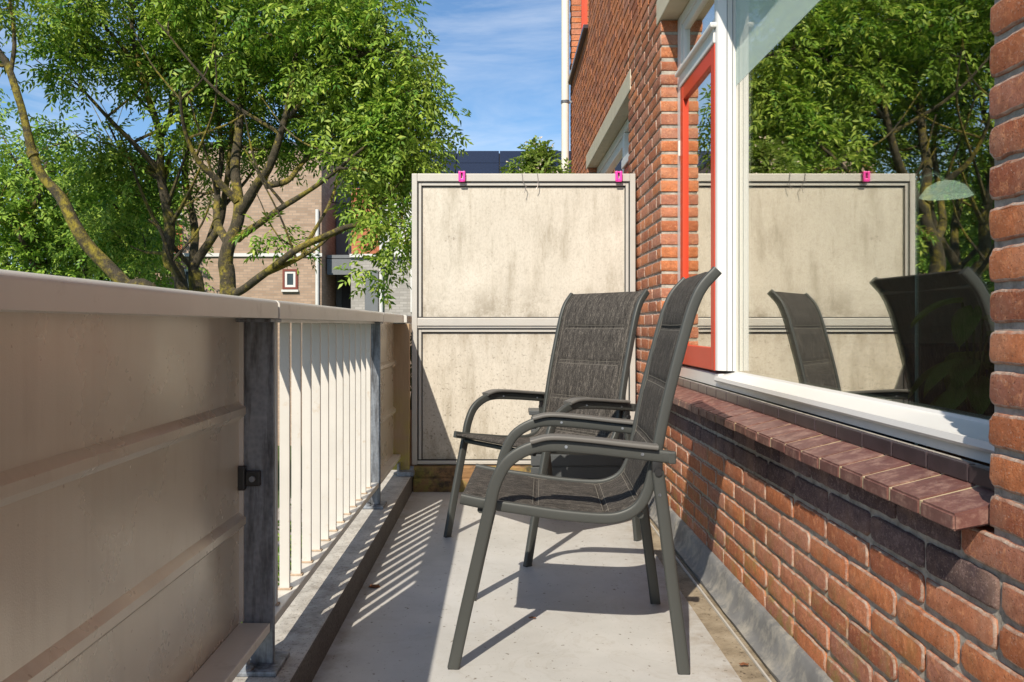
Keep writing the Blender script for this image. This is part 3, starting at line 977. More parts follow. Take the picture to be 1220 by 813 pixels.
rb = random.Random(5)
k0 = int(math.floor((Z0 - ZB) / PZ)) + 1
k = k0
while ZB + (k + 1) * PZ < Z1:
    z0 = ZB + k * PZ + .0105; z1 = ZB + (k + 1) * PZ
    zm = (z0 + z1) / 2
    k += 1
    if z1 < -.35: continue
    ivs = [(Y0, Y1)]
    for h in holes:
        if h[2] < zm < h[3]:
            nv = []
            for a, b in ivs:
                if h[1] <= a or h[0] >= b: nv.append((a, b)); continue
                if h[0] > a: nv.append((a, h[0]))
                if h[1] < b: nv.append((h[1], b))
            ivs = nv
    for a, b in ivs:
        # build from both ends inward so that the corners alternate whole and half bricks
        lens = []; tot = b - a; y = 0
        first = .210 if k % 2 else .100
        lens.append(first); y = first + .010
        while tot - y > .34:
            l = .100 if (rb.random() < .07 and lens[-1] > .15) else .210
            lens.append(l + rb.uniform(-.003, .003)); y += lens[-1] + .010
        rest = tot - y
        if rest > .235:
            last = .100 if k % 2 else .210
            mid = rest - last - .010
            if mid > .05: lens += [mid, last]
            else: lens += [rest / 2 - .005, rest / 2 - .005]
        else:
            lens.append(rest)
        y = a
        for i, l in enumerate(lens):
            y0_, y1_ = y, y + l
            y = y1_ + .010
            edge = i in (0, len(lens) - 1)
            near = y0_ < 4.9 and -.1 < zm < 2.6 and y1_ > .7
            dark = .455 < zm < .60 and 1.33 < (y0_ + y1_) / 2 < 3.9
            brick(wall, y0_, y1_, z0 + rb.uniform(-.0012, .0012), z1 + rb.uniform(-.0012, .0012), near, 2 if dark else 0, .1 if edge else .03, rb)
hp(wall, 'wall', [M['brick'], M['mortar'], M['brick_dark'], M['brick_edge']])
# end wall and the back of the house
mb = MB(); mb.box(XW + .2001, 7.5, Y1 - .2, Y1 - .008, Z0, Z1); mb.box(XW + .2001, 7.5, Y0, Y0 + .2, Z0, Z1); mb.box(7.3, 7.5, Y0 + .2001, Y1 - .2001, Z0, Z1)
hp(mb, 'rear_wall', M['far_brick'])
mb = MB(); mb.box(XW - .02, 7.6, Y0 - .05, Y1 + .05, Z1, Z1 + .2); hp(mb, 'roof', M['roof_dark'])
# corner bricks of the far upper jamb are the wall's own; lead flashing at the foot
mb = MB()
pr = [(.7185, .0), (.7185, .006), (.711, .0065), (.709, .016), (.722, .022), (.734, .040), (.744, .070), (.7515, .096), (.758, .101), (.7655, .103), (.7655, .0)]
segs = [-1.6, .1, 1.12, 2.09, 3.06, 4.03, 4.52]
for a, b in zip(segs, segs[1:]):
    n = max(2, int((b - a) / .05)); v = []
    for i in range(n + 1):
        y = a + (b - a) * i / n - (.0015 if i == n else 0)
        for j, (x, z) in enumerate(pr):
            q = noise.noise(Vector((y * 6, j * .6, 2))) * .004 if 2 < j < 9 else 0
            v.append((x + q, y, z + q * .6))
    m_ = len(pr)
    f = [(i * m_ + j, i * m_ + (j + 1) % m_, (i + 1) * m_ + (j + 1) % m_, (i + 1) * m_ + j) for i in range(n) for j in range(m_)]
    f += [tuple(range(m_))[::-1], tuple(range(n * m_, (n + 1) * m_))]
    mb.add(v, f, 0, True)
hp(mb, 'lead_flashing', M['lead'])
mb = MB(); mb.bbox(.690, .696, -1.6, 4.5, .0, .009, .002); hp(mb, 'edge_strip', M['screen_frame'])

# sill tiles, each a chamfered brick tile sloping outwards
sill = MB(); n = 24; p = (3.95 - 1.2905) / n
rs = random.Random(3)
for i in range(n):
    y0 = 1.2905 + i * p; y1 = y0 + p - .006
    j = rs.uniform(-.0015, .0015)
    bm = bmesh.new(); bmesh.ops.create_cube(bm, size=1)
    xs = (.716 + j, .830)
    for vtx in bm.verts:
        X = xs[0] if vtx.co.x < 0 else xs[1]; Yv = y0 if vtx.co.y < 0 else y1
        if vtx.co.z > 0: Z = .6225 if vtx.co.x < 0 else .6505
        else: Z = .5945 if vtx.co.x < 0 else .6165
        vtx.co = (X, Yv, Z + j * .6)
    bmesh.ops.bevel(bm, geom=list(bm.edges), offset=.0035, segments=2, affect='EDGES')
    bm.verts.index_update()
    sill.add([q.co[:] for q in bm.verts], [[q.index for q in f.verts] for f in bm.faces], 0)
    bm.free()
    if i < n - 1:
        g0 = y1 - .001; g1 = y1 + .007
        v = [(.7185, g0, .597), (.829, g0, .619), (.829, g0, .6485), (.7185, g0, .6205), (.7185, g1, .597), (.829, g1, .619), (.829, g1, .6485), (.7185, g1, .6205)]
        sill.add(v, [(0, 3, 2, 1), (4, 5, 6, 7), (0, 4, 7, 3), (1, 2, 6, 5), (3, 7, 6, 2), (0, 1, 5, 4)], 1)
o = hp(sill, 'window_sill', [M['tile'], M['grout']]); o['label'] = 'sloping purple brown brick tile sill'
mb = MB()
for i in range(19):
    y0 = 1.286 + i * .1383; mb.bbox(.812, .828, y0, min(y0 + .1325, 3.93), .648, .679, .002, 0)
mb.box(.816, .842, 1.286, 3.904, .60, .677, 1)
hp(mb, 'sill_upstand', [M['tile_dark'], M['mortar']])

# ----- main window
win = MB()
ZF = .680; ZT = 2.376
mb = MB()      # fixed white frame
pr = [(.850, ZF), (.850, .700), (.838, .7015), (.833, .708), (.836, .7205), (.846, .7225), (.902, .738), (.905, .744), (.95, .744), (.95, ZF)]
mb.prism(pr, 1.286, 3.19, 'y')                                   # bottom member with its weathered nose
pr2 = [(.850, ZF), (.850, .726), (.856, .7305), (.95, .736), (.95, ZF)]
mb.prism(pr2, 3.1905, 3.9, 'y')
pv = [(.845, 3.218), (.845, 3.198), (.849, 3.190), (.874, 3.170), (.878, 3.163), (.894, 3.161), (.895, 3.155), (.906, 3.153), (.95, 3.153), (.95, 3.218)]
mb.prism(pv, .7441, ZT, 'z')                                     # mullion profile
mb.prism([(.846, 3.903), (.846, 3.832), (.95, 3.832), (.95, 3.903)], .7362, ZT, 'z')   # left jamb stile
mb.prism([(.846, 1.286), (.846, 1.34), (.868, 1.345), (.905, 1.352), (.95, 1.352), (.95, 1.286)], .7441, ZT, 'z')
mb.prism([(.848, 2.310), (.848, ZT - .001), (.949, ZT - .001), (.949, 2.295), (.90, 2.297)], 1.353, 3.152, 'y')
mb.prism([(.848, 2.330), (.848, ZT - .001), (.949, ZT - .001), (.949, 2.330)], 3.2185, 3.8315, 'y')
winp = hp(mb, 'window', M['white'])
mb = MB(); mb.bbox(.838, .95, 3.2185, 3.8315, 2.032, 2.095, .004); mb.bbox(.822, .86, 3.20, 3.86, 2.088, 2.108, .006)
sp_ = hp(mb, 'transom', M['white'], winp)


def fixchild(o):     # sub-part meshes were already moved to the house origin
    return o


mb = MB(); mb.box(.908, .912, 1.350, 3.158, .738, 2.300); hp(mb, 'glass', M['glass'], winp)
mb = MB(); mb.box(.9062, .9068, 1.353, 3.152, 1.842, 2.295); hp(mb, 'veil_sheet', M['veil'], winp)  # sheet added over the upper pane for its hazy bright veil
mb = MB(); mb.box(.8762, .8782, 3.1625, 3.166, .7445, 2.296); mb.box(.8945, .8962, 3.151, 3.1545, .7445, 2.296); hp(mb, 'groove_shade', M['grey_cladding'], winp)  # grey strips added in place of the profile's shaded grooves
# top light over the red casement
mb = MB()
for (a, b, c, d) in ((3.2190, 3.262, 2.109, 2.329), (3.788, 3.8310, 2.109, 2.329), (3.2625, 3.7875, 2.109, 2.145), (3.2625, 3.7875, 2.292, 2.329)):
    mb.bbox(.853, .90, a, b, c, d, .003)
hp(mb, 'top_light_frame', M['white'], winp)
mb = MB(); mb.box(.866, .869, 3.26, 3.79, 2.143, 2.294); hp(mb, 'top_light_glass', M['glass'], winp)
# red casement
mb = MB()
mb.bbox(.842, .90, 3.7755, 3.8305, .741, 2.031, .004)
mb.bbox(.842, .90, 3.2195, 3.2765, .741, 2.031, .004)
mb.bbox(.843, .899, 3.277, 3.775, .741, .832, .004)
mb.bbox(.843, .899, 3.277, 3.775, 1.962, 2.031, .004)
cas = hp(mb, 'casement', M['red']); cas['label'] = 'red painted casement'
mb = MB(); mb.box(.856, .859, 3.274, 3.778, .828, 1.966); hp(mb, 'casement_glass', M['glass'], cas)
for zz in (1.05, 1.75):
    mb = MB(); mb.tube([(.840, 3.836, zz - .035), (.840, 3.836, zz + .035)], .006, 10); hp(mb, 'hinge', M['pipe'], cas)
# lintels
mb = MB(); mb.bbox(XW - .004, .965, 1.10, 3.99, 2.381, 2.50, .004); hp(mb, 'lintel', M['cream'])
mb = MB(); mb.bbox(XW - .004, .965, 4.80, 7.26, 2.303, 2.425, .004); hp(mb, 'lintel', M['cream'])
for a, b in ((7.0, 8.86), (1.5, 4.0)):
    mb = MB(); mb.bbox(XW - .004, .965, a, b, 5.103, 5.22, .004); hp(mb, 'upper_lintel', M['cream'])
# small joint seal between wall and frame
# ----- neighbour's window
mb = MB()
mb.bbox(.845, .95, 4.9, 7.16, .66, .73, .004)
mb.bbox(.845, .95, 4.9, 4.96, .7305, 2.295, .003); mb.bbox(.845, .95, 7.1, 7.16, .7305, 2.295, .003)
mb.bbox(.846, .949, 4.9605, 7.0995, 2.235, 2.295, .003)
mb.bbox(.845, .95, 5.58, 5.66, .7305, 2.234, .003)
mb.bbox(.825, .95, 4.9605, 5.5795, 1.985, 2.04, .004)
mb.bbox(.856, .90, 5.6605, 7.0995, 2.17, 2.2345, .003)
nw = hp(mb, 'neighbour_window', M['white'])
mb = MB()
mb.bbox(.842, .90, 4.9605, 5.02, .74, 1.98, .003); mb.bbox(.842, .90, 5.52, 5.5795, .74, 1.98, .003)
mb.bbox(.843, .899, 5.0205, 5.5195, .74, .83, .003); mb.bbox(.843, .899, 5.0205, 5.5195, 1.91, 1.98, .003)
hp(mb, 'casement', M['red'], nw)
mb = MB(); mb.box(.884, .888, 4.96, 7.1, .732, 2.2345); hp(mb, 'glass', M['glass'], nw)
# ----- upper windows: dark sill, red frame
for (a, b) in ((7.10, 8.78), (1.6, 3.9)):
    mb = MB(); mb.bbox(XW - .045, .95, a + .002, b - .002, 3.50, 3.535, .004); s_ = hp(mb, 'upper_sill', M['tile_dark'])
    mb = MB()
    mb.bbox(.868, .93, b - .062, b - .003, 3.537, 5.098, .003); mb.bbox(.868, .93, a + .003, a + .062, 3.537, 5.098, .003)
    mb.bbox(.869, .929, a + .0625, b - .0625, 3.537, 3.61, .003); mb.bbox(.869, .929, a + .0625, b - .0625, 5.03, 5.098, .003)
    uw = hp(mb, 'upper_window', M['red'])
    mb = MB(); mb.box(.898, .902, a + .06, b - .06, 3.6, 5.04); hp(mb, 'glass', M['glass'], uw)
# ----- drainpipe
mb = MB(); mb.tube([(.692, 8.72, z) for z in (-2.9, 0, 3, 6.0)], .041, 20)
dp = hp(mb, 'drainpipe', M['pipe'])
for zz in (3.30, .6, 5.6):
    mb = MB(); mb.tube([(.692, 8.72, zz - .015), (.692, 8.72, zz + .015)], .046, 20); mb.bbox(.73, .768, 8.71, 8.73, zz - .012, zz + .012, .002)
    hp(mb, 'pipe_clip', M['galv'], dp)
# mounting eye on the wall near the screen
mb = MB(); mb.tube([Vector((.744 + .0 * a, 4.44 + .016 * math.cos(a), 1.01 + .03 * math.sin(a))) for a in np.linspace(0, 2 * math.pi, 20)], .0028, 8)
mb.tube([(.766, 4.44, 1.0), (.744, 4.44, 1.0)], .003, 8)
hp(mb, 'wall_eye', M['wire'])

# ----- the room behind the window
mb = MB()
mb.box(XW + .2002, 5.0, -.99, 7.6, .05, .1)
hp(mb, 'room_floor', M['inner_floor'])
mb = MB()
mb.box(5.0, 5.1, -1.0, 7.6, .1, 2.6); mb.box(XW + .2002, 5.0, 4.25, 4.35, .1, 2.6) ; mb.box(XW + .2002, 5.0, -1.0, -.9, .1, 2.6); mb.box(XW + .2002, 5.0, 7.5, 7.6, .1, 2.6)
hp(mb, 'room_wall', M['inner_wall'])
mb = MB(); mb.box(XW + .2002, 5.1, -1.0, 7.6, 2.601, 2.7); hp(mb, 'room_ceiling', M['ceiling_white'])

# sofa
sofa = thing('sofa', 'dark blue sofa seen through the window glass', 'sofa', (2.3, 3.2, .1))
for nme, bxs in (('seat', [(-.75, .75, -.1, .45, .12, .42)]), ('backrest', [(-.75, .75, .35, .58, .42, .74)]), ('armrest', [(-.95, -.755, -.15, .58, .1, .6)]), ('armrest', [(.755, .95, -.15, .58, .1, .6)]), ('plinth', [(-.9, .9, -.05, .55, 0, .1)])):
    mb = MB()
    for bx in bxs: mb.bbox(*bx, .05)
    mb.build(nme, M['sofa'], sofa)
# pendant lamp
pl = thing('floor_lamp', 'slim pale floor lamp with a shallow dome shade inside the room', 'lamp', (1.425, 2.8, .1))
mb = MB(); mb.lathe([(0, .0), (.11, 0), (.11, .012), (.02, .02), (0, .02)], 0, 0, 24); mb.build('base', M['lamp'], pl)
mb = MB(); mb.tube([(0, 0, .02), (0, 0, .6), (0, 0, 1.1), (0, 0, 1.27), (.02, 0, 1.33), (.06, 0, 1.345), (.10, 0, 1.315)], .006, 8); mb.build('pole', M['lamp'], pl)
mb = MB(); mb.lathe([(.0, 1.318), (.03, 1.312), (.06, 1.295), (.083, 1.262), (.080, 1.260), (.057, 1.290), (.03, 1.306), (0, 1.311)], .10, 0, 32); mb.build('shade', M['lamp_glow'], pl)
# houseplant on the inner sill
hpz = thing('houseplant', 'green striped leaf houseplant standing inside behind the window', 'plant', (1.12, 1.93, .1))
mb = MB(); mb.lathe([(.0, 0), (.08, 0), (.10, .40), (.105, .58), (.095, .58), (.09, .54), (0, .54)], 0, 0, 24); mb.build('pot', M['terracotta'], hpz)
lm = MB(); st = MB()
rl = random.Random(4)
for i in range(24):
    a = rl.uniform(0, 2 * math.pi); tilt = rl.uniform(.25, 1.0); Ls = rl.uniform(.10, .34)
    b0 = Vector((0, 0, .55)); tip = b0 + Vector((math.cos(a) * Ls * .26 * tilt, math.sin(a) * Ls * .4 * tilt, Ls))
    st.tube([b0, b0.lerp(tip, .5) + Vector((0, 0, .02)), tip], .003, 6)
    d = Vector((math.cos(a), math.sin(a), .25 - tilt * .6)).normalized(); sd = Vector((-math.sin(a), math.cos(a), 0)); up = d.cross(sd) * -1
    v = []
    for q in range(9):
        t = q / 8; wdt = .029 * math.sin(math.pi * min(1, t * .97 + .03)) ** .7
        c = tip + d * (.115 * t) + Vector((0, 0, -.07 * t * t))
        v += [c - sd * wdt + Vector((0, 0, .012)), c, c + sd * wdt + Vector((0, 0, .012))]
    lm.add(v, [(q * 3 + j, q * 3 + j + 1, q * 3 + j + 4, q * 3 + j + 3) for q in range(8) for j in range(2)], 0, True)
lm.build('leaf', M['leaf_light'], hpz, auto=False); st.build('stem', M['leaf_dark'], hpz)

# ------------------------------------------------------------------ foliage
def leaf_mesh(name, C, D, Nn, Ln, Wn, mat, parent):
    """C base, D direction, Nn normal, Ln length, Wn width -> folded rhombus leaflets"""
    n = len(C)
    D = D / np.linalg.norm(D, axis=1, keepdims=True)
    S = np.cross(D, Nn); S /= (np.linalg.norm(S, axis=1, keepdims=True) + 1e-9)
    U = np.cross(S, D)
    Ln = Ln[:, None]; Wn = Wn[:, None]
    V = np.empty((n, 4, 3))
    V[:, 0] = C; V[:, 2] = C + D * Ln - U * Ln * .12
    V[:, 1] = C + D * Ln * .45 + S * Wn * .5 + U * Wn * .22
    V[:, 3] = C + D * Ln * .45 - S * Wn * .5 + U * Wn * .22
    me = bpy.data.meshes.new(name)
    me.vertices.add(n * 4); me.vertices.foreach_set('co', V.reshape(-1).astype(np.float32))
    me.loops.add(n * 4); me.loops.foreach_set('vertex_index', np.arange(n * 4, dtype=np.int32))
    me.polygons.add(n); me.polygons.foreach_set('loop_start', (np.arange(n) * 4).astype(np.int32))
    try: me.polygons.foreach_set('loop_total', np.full(n, 4, dtype=np.int32))
    except Exception: pass
    me.materials.append(mat); me.update(calc_edges=True); me.validate()
    o = bpy.data.objects.new(name, me); COL.objects.link(o); o.parent = parent
    return o


def compound(C, size, n_leaf, L, W, droop=.5, pairs=4):
    """clumps at C (n,3) of radius size -> arrays for leaf_mesh"""
    cs, ds, ns, ls, ws = [], [], [], [], []
    m = len(C)
    for i in range(n_leaf):
        r = NR.normal(size=(m, 3)); r /= np.linalg.norm(r, axis=1, keepdims=True)
        rad = NR.uniform(.15, 1, (m, 1)) ** .6
        P = C + r * rad * size * np.array([1, 1, .62])
        D = r * np.array([1, 1, .5]) + NR.normal(size=(m, 3)) * .45 + np.array([0, 0, -droop * .7])
        D /= np.linalg.norm(D, axis=1, keepdims=True)
        Up = np.array([0, 0, 1.]) + NR.normal(size=(m, 3)) * .45
        S = np.cross(D, Up); S /= np.linalg.norm(S, axis=1, keepdims=True)
        U = np.cross(S, D)
        rl_ = L * (pairs * .62)
        for k in range(pairs):
            t = (k + .6) / pairs
            for sg in (-1, 1):
                cs.append(P + D * rl_ * t - U * rl_ * t * t * .25)
                ds.append(S * sg * .8 + D * .62 + NR.normal(size=(m, 3)) * .16 - U * .25); ns.append(U + NR.normal(size=(m, 3)) * .25)
                ls.append(L * NR.uniform(.55, 1.25, m) * (1.1 - .3 * abs(t - .5))); ws.append(W * NR.uniform(.8, 1.15, m))
        cs.append(P + D * rl_ * 1.02 - U * rl_ * .25); ds.append(D - U * .3); ns.append(U); ls.append(L * NR.uniform(.85, 1.15, m)); ws.append(W * np.ones(m))
    return [np.concatenate(a) for a in (cs, ds, ns, ls, ws)]


def in_lobes(lobes, n_by):
    """random clump centres in ellipsoids given as (px, py, Y, rx_px, ry_m, rz_px, count)"""
    out = []
    for (px, py, Y, rx, ry, rz, n) in lobes:
        c = at(px, py, Y); k = Y / F
        q = NR.normal(size=(n, 3)); q /= np.linalg.norm(q, axis=1, keepdims=True)
        q *= NR.uniform(.15, 1, (n, 1)) ** .42
        out.append(np.array(c) + q * np.array([rx * k, ry, rz * k]))
    return np.concatenate(out)


def branch_to(mb, nodes, target, r0, rnd):
    """thin curved bough from the nearest limb node to a clump"""
    best = min(nodes, key=lambda nd: (nd[0] - target).length + max(0, nd[0].z - target.z) * 1.6)
    a = best[0]; d = target - a
    if d.length < .05: return
    mid = a + d * .5 + Vector((rnd.uniform(-.12, .12), rnd.uniform(-.12, .12), -.10 * d.length + rnd.uniform(-.05, .1))) * min(1, d.length)
    r = min(best[1] * .6, r0)
    p = catmull([a, mid, target], 5)
    mb.tube(p, [r * (1 - .8 * i / (len(p) - 1)) + .003 for i in range(len(p))], 5, caps=False)
    for i, q in enumerate(p[3::3]): nodes.append((q, r * .5))


def make_tree(name, label, base, limbs, lobes, leafmat, n_leaf=16, size=.34, L=.082, W=.029, group=None, seed=1, extra_nodes=True, pairs=4):
    t = thing(name, label, 'tree', base, group=group)
    rnd = random.Random(seed); B = Vector(base)
    mb = MB(); nodes = []
    for pts, r0, r1 in limbs:
        p = catmull([q - B for q in pts], 6)
        p = [q + Vector((noise.noise(q * 1.7 + Vector((seed, 0, 0))), noise.noise(q * 1.7 + Vector((0, seed, 9))), 0)) * .05 for q in p]
        n = len(p); rr = []
        for i in range(n):
            r = r0 + (r1 - r0) * (i / (n - 1)) ** .8
            r *= 1 + .10 * noise.noise(p[i] * 5)
            rr.append(r); 
            if i > n * .25: nodes.append((p[i], r))
        mb.tube(p, rr, 12)
    C = in_lobes(lobes, None) - np.array(B)
    # more fine boughs crossing the open middle of the crown
    for q in range(26 if extra_nodes else 0):
        nd = nodes[rnd.randrange(len(nodes))]
        if nd[1] < .012: continue
        dirv = Vector((rnd.uniform(-1, 1), rnd.uniform(-.6, .6), rnd.uniform(.35, 1.1))).normalized(); ln = rnd.uniform(.7, 1.7)
        p = catmull([nd[0], nd[0] + dirv * ln * .5 + Vector((rnd.uniform(-.12, .12), 0, -.05)), nd[0] + dirv * ln + Vector((0, 0, rnd.uniform(-.1, .25)))], 5)
        r = min(nd[1] * .55, .03)
        mb.tube(p, [r * (1 - .75 * i / (len(p) - 1)) + .003 for i in range(len(p))], 6, caps=False)
        for q_ in p[3::3]: nodes.append((q_, r * .5))
    order = sorted(range(len(C)), key=lambda i: min((Vector(C[i]) - nd[0]).length for nd in nodes[::3] or nodes))
    for i in order:
        branch_to(mb, nodes, Vector(C[i]), .022, rnd)
    mb.build('trunk', M['bark'], t)
    a = compound(C, size, n_leaf, L, W, pairs=pairs)
    leaf_mesh('crown', *a, leafmat, t)
    return t


def PL(lst): return [at(*q) for q in lst]


# main ash tree, about nine metres away
baseA = (-2.95, 9.1, GZ)
limbsA = [
    ([Vector(baseA), Vector((-3.0, 9.1, -1.2)), at(270, 352, 9.1), at(268, 310, 9.1), at(282, 262, 9.1), at(284, 215, 9.2), at(282, 150, 9.3), at(292, 80, 9.5), at(300, 0, 9.6), at(310, -90, 9.6)], .115, .02),
    ([at(284, 252, 9.1), at(305, 222, 9.0), at(325, 195, 8.8), at(340, 140, 8.7), at(352, 80, 8.6), at(362, 20, 8.6)], .065, .02),
    ([at(283, 285, 9.1), at(302, 270, 8.9), at(332, 248, 8.6), at(352, 236, 8.5), at(378, 220, 8.3), at(405, 200, 8.1), at(440, 170, 8.0)], .045, .014),
    ([at(272, 345, 9.1), at(285, 348, 9.0), at(318, 326, 8.7), at(345, 305, 8.5), at(372, 289, 8.4), at(405, 273, 8.3), at(425, 268, 8.3)], .052, .024),
    ([at(318, 326, 8.7), at(350, 312, 8.6), at(378, 296, 8.7), at(398, 276, 8.8)], .035, .012),
    ([at(316, 222, 8.9), at(345, 215, 8.9), at(368, 190, 9.1), at(400, 165, 9.3), at(420, 120, 9.4)], .04, .012),
    ([at(272, 290, 9.1), at(258, 268, 9.3), at(260, 235, 9.5), at(262, 180, 9.6), at(255, 110, 9.8), at(248, 30, 10)], .055, .018),
    ([at(281, 240, 9.1), at(258, 212, 9.0), at(240, 195, 8.9), at(225, 165, 8.8), at(215, 110, 8.6)], .045, .015),
    ([at(345, 140, 8.7), at(380, 100, 8.6), at(420, 70, 8.5), at(460, 60, 8.4), at(500, 70, 8.4)], .03, .01),
    ([at(405, 200, 8.1), at(440, 205, 8.0), at(470, 235, 8.0), at(482, 290, 8.0)], .016, .006),
]
lobesA = [
    (440, 80, 8.8, 74, 1.0, 78, 50), (490, 130, 8.7, 40, .8, 52, 20), (355, 40, 9.2, 110, 1.4, 76, 74), (340, -80, 9.4, 170, 1.9, 90, 80),
    (260, 55, 9.6, 90, 1.2, 60, 44), (455, 185, 8.4, 50, .8, 34, 26), (470, 255, 8.1, 20, .35, 44, 8), (450, 235, 8.9, 40, .5, 20, 5), (310, 130, 9.9, 90, .8, 34, 14), (400, 145, 9.3, 60, .8, 34, 18),
    (240, 225, 10.2, 30, .4, 24, 3), (458, 330, 8.2, 10, .2, 22, 2), (325, 285, 8.8, 14, .2, 10, 2), (430, 130, 8.6, 55, .7, 45, 20), (335, 172, 9.8, 50, .5, 16, 9), (250, 185, 10.3, 40, .5, 18, 6),
]
make_tree('ash_tree', 'big leafy ash tree with forking mossy yellow green stems, nearest to the railing', baseA, limbsA, lobesA, M['leaf'], n_leaf=19, size=.275, seed=3, group='trees beyond the balcony')

baseB = (-3.5, 9.9, GZ)
limbsB = [
    ([Vector(baseB), Vector((-3.6, 9.9, -1)), at(238, 352, 9.9), at(232, 322, 9.9), at(242, 300, 9.9), at(258, 270, 9.8), at(268, 235, 9.7), at(272, 190, 9.6), at(280, 120, 9.6), at(290, 40, 9.6)], .09, .016),
    ([Vector(baseB) + Vector((-.1, .1, .3)), Vector((-3.75, 10, -1)), at(232, 350, 10), at(231, 300, 10), at(228, 250, 10), at(222, 200, 10), at(224, 150, 10), at(222, 80, 10), at(216, 0, 10), at(210, -80, 10)], .075, .016),
    ([Vector(baseB) + Vector((-.3, 0, .2)), Vector((-3.95, 9.8, -1)), at(216, 350, 9.7), at(202, 310, 9.7), at(198, 262, 9.7), at(195, 215, 9.7), at(190, 165, 9.6), at(176, 110, 9.5), at(160, 50, 9.4), at(150, -30, 9.3)], .105, .018),
    ([at(222, 345, 9.8), at(205, 312, 9.4), at(190, 275, 9.2), at(176, 262, 9.1)], .035, .014),
    ([at(195, 205, 9.7), at(170, 180, 9.5), at(140, 150, 9.3), at(112, 120, 9.2), at(90, 100, 9.2)], .04, .012),
    ([at(190, 165, 9.6), at(205, 130, 9.7), at(208, 80, 9.8), at(200, 20, 9.9)], .04, .014),
    ([at(178, 112, 9.5), at(150, 60, 9.4), at(110, 20, 9.2), at(70, 0, 9.1)], .035, .01),
]
lobesB = [
    (165, 15, 9.4, 105, 1.2, 62, 66), (150, -90, 9.5, 160, 1.7, 70, 60), (225, 100, 10.2, 50, .9, 40, 18), (112, 85, 9.2, 45, .6, 26, 10),
    (115, 178, 9.6, 50, .6, 20, 13), (165, 225, 10, 34, .7, 34, 14), (150, 290, 10.3, 40, .6, 32, 16), (225, 150, 9.3, 26, .4, 18, 5), (60, 30, 9.0, 30, .5, 28, 9),
]
make_tree('ash_tree', 'ash tree with a fan of slim stems left of and behind the biggest tree', baseB, limbsB, lobesB, M['leaf'], n_leaf=18, size=.27, seed=5, group='trees beyond the balcony')

baseC = (-2.9, 7.6, GZ)
limbsC = [
    ([Vector(baseC), Vector((-3.0, 7.6, -1.6)), at(190, 380, 7.5), at(148, 338, 7.5), at(112, 298, 7.5), at(92, 268, 7.5), at(70, 235, 7.5), at(50, 212, 7.5), at(40, 188, 7.5), at(30, 150, 7.5), at(8, 78, 7.5), at(-25, 30, 7.6), at(-60, -40, 7.7)], .085, .022),
    ([at(12, 85, 7.5), at(14, 50, 7.5), at(11, 10, 7.6), at(4, -40, 7.7)], .022, .012),
    ([at(40, 186, 7.5), at(36, 180, 7.5)], .05, .045),
]
lobesC = [(-40, -40, 7.7, 60, .8, 40, 20), (-90, 60, 7.8, 60, .8, 60, 20), (10, 20, 7.7, 14, .2, 14, 2)]
make_tree('leaning_tree', 'bare leaning trunk with pruned yellow stubs at the left edge', baseC, limbsC, lobesC, M['leaf'], n_leaf=14, size=.3, seed=8, extra_nodes=False, group='trees beyond the balcony')

# trees further left and behind
def back_tree(px, Y, top, width, label, seed, mat='leaf_back', n=60, nl=13, L=.11, W=.045, low=388, dens=1.0):
    X = (px - CX) * Y / F
    base = (X, Y, GZ); rn = random.Random(seed)
    limbs = []
    limbs.append(([Vector(base), Vector((X + .1, Y, GZ + 1.6)), at(px + 3, HY - (HY - top) * .25, Y), at(px - 4, HY - (HY - top) * .6, Y), at(px + 4, top + 30, Y)], .17, .03))
    for q in range(7):
        h0 = rn.uniform(.05, .6); sx = rn.uniform(-1, 1)
        limbs.append(([at(px, HY - (HY - top) * h0, Y), at(px + sx * width * .35, HY - (HY - top) * (h0 + .12), Y + rn.uniform(-.6, .6)), at(px + sx * width * .8, HY - (HY - top) * (h0 + .3), Y + rn.uniform(-1.2, 1.2))], .06, .015))
    mid = (top + low) / 2
    lob = [(px, top + (low - top) * .32, Y, width * .8, width * Y / F * .8, (low - top) * .32, n),
           (px - width * .45, mid + 15, Y, width * .6, width * Y / F * .6, (low - top) * .33, n // 2), (px + width * .45, mid + 12, Y, width * .6, width * Y / F * .6, (low - top) * .33, n // 2),
           (px, low, Y, width * .8, width * Y / F * .6, 60, n // 2)]
    make_tree('broadleaf_tree', label, base, limbs, lob, M[mat], n_leaf=nl, size=.55, L=L, W=W, seed=seed, group='trees beyond the balcony', pairs=3)


back_tree(40, 14, 150, 90, 'bright green tree at the left edge behind the leaning trunk', 21, n=72)
back_tree(150, 16, 170, 70, 'bushy green tree between the leaning trunk and the tan brick building', 22, n=60)
back_tree(-90, 15, 60, 110, 'wide green tree just beyond the left edge of the photo', 23, n=60)
back_tree(100, 24, 200, 110, 'distant dark green tree low behind the other trees on the left', 24, mat='leaf_dark', n=60, L=.17, W=.07)
back_tree(-230, 19, 60, 150, 'far green tree well left of the leaning trunk', 25, n=50, L=.16, W=.07)


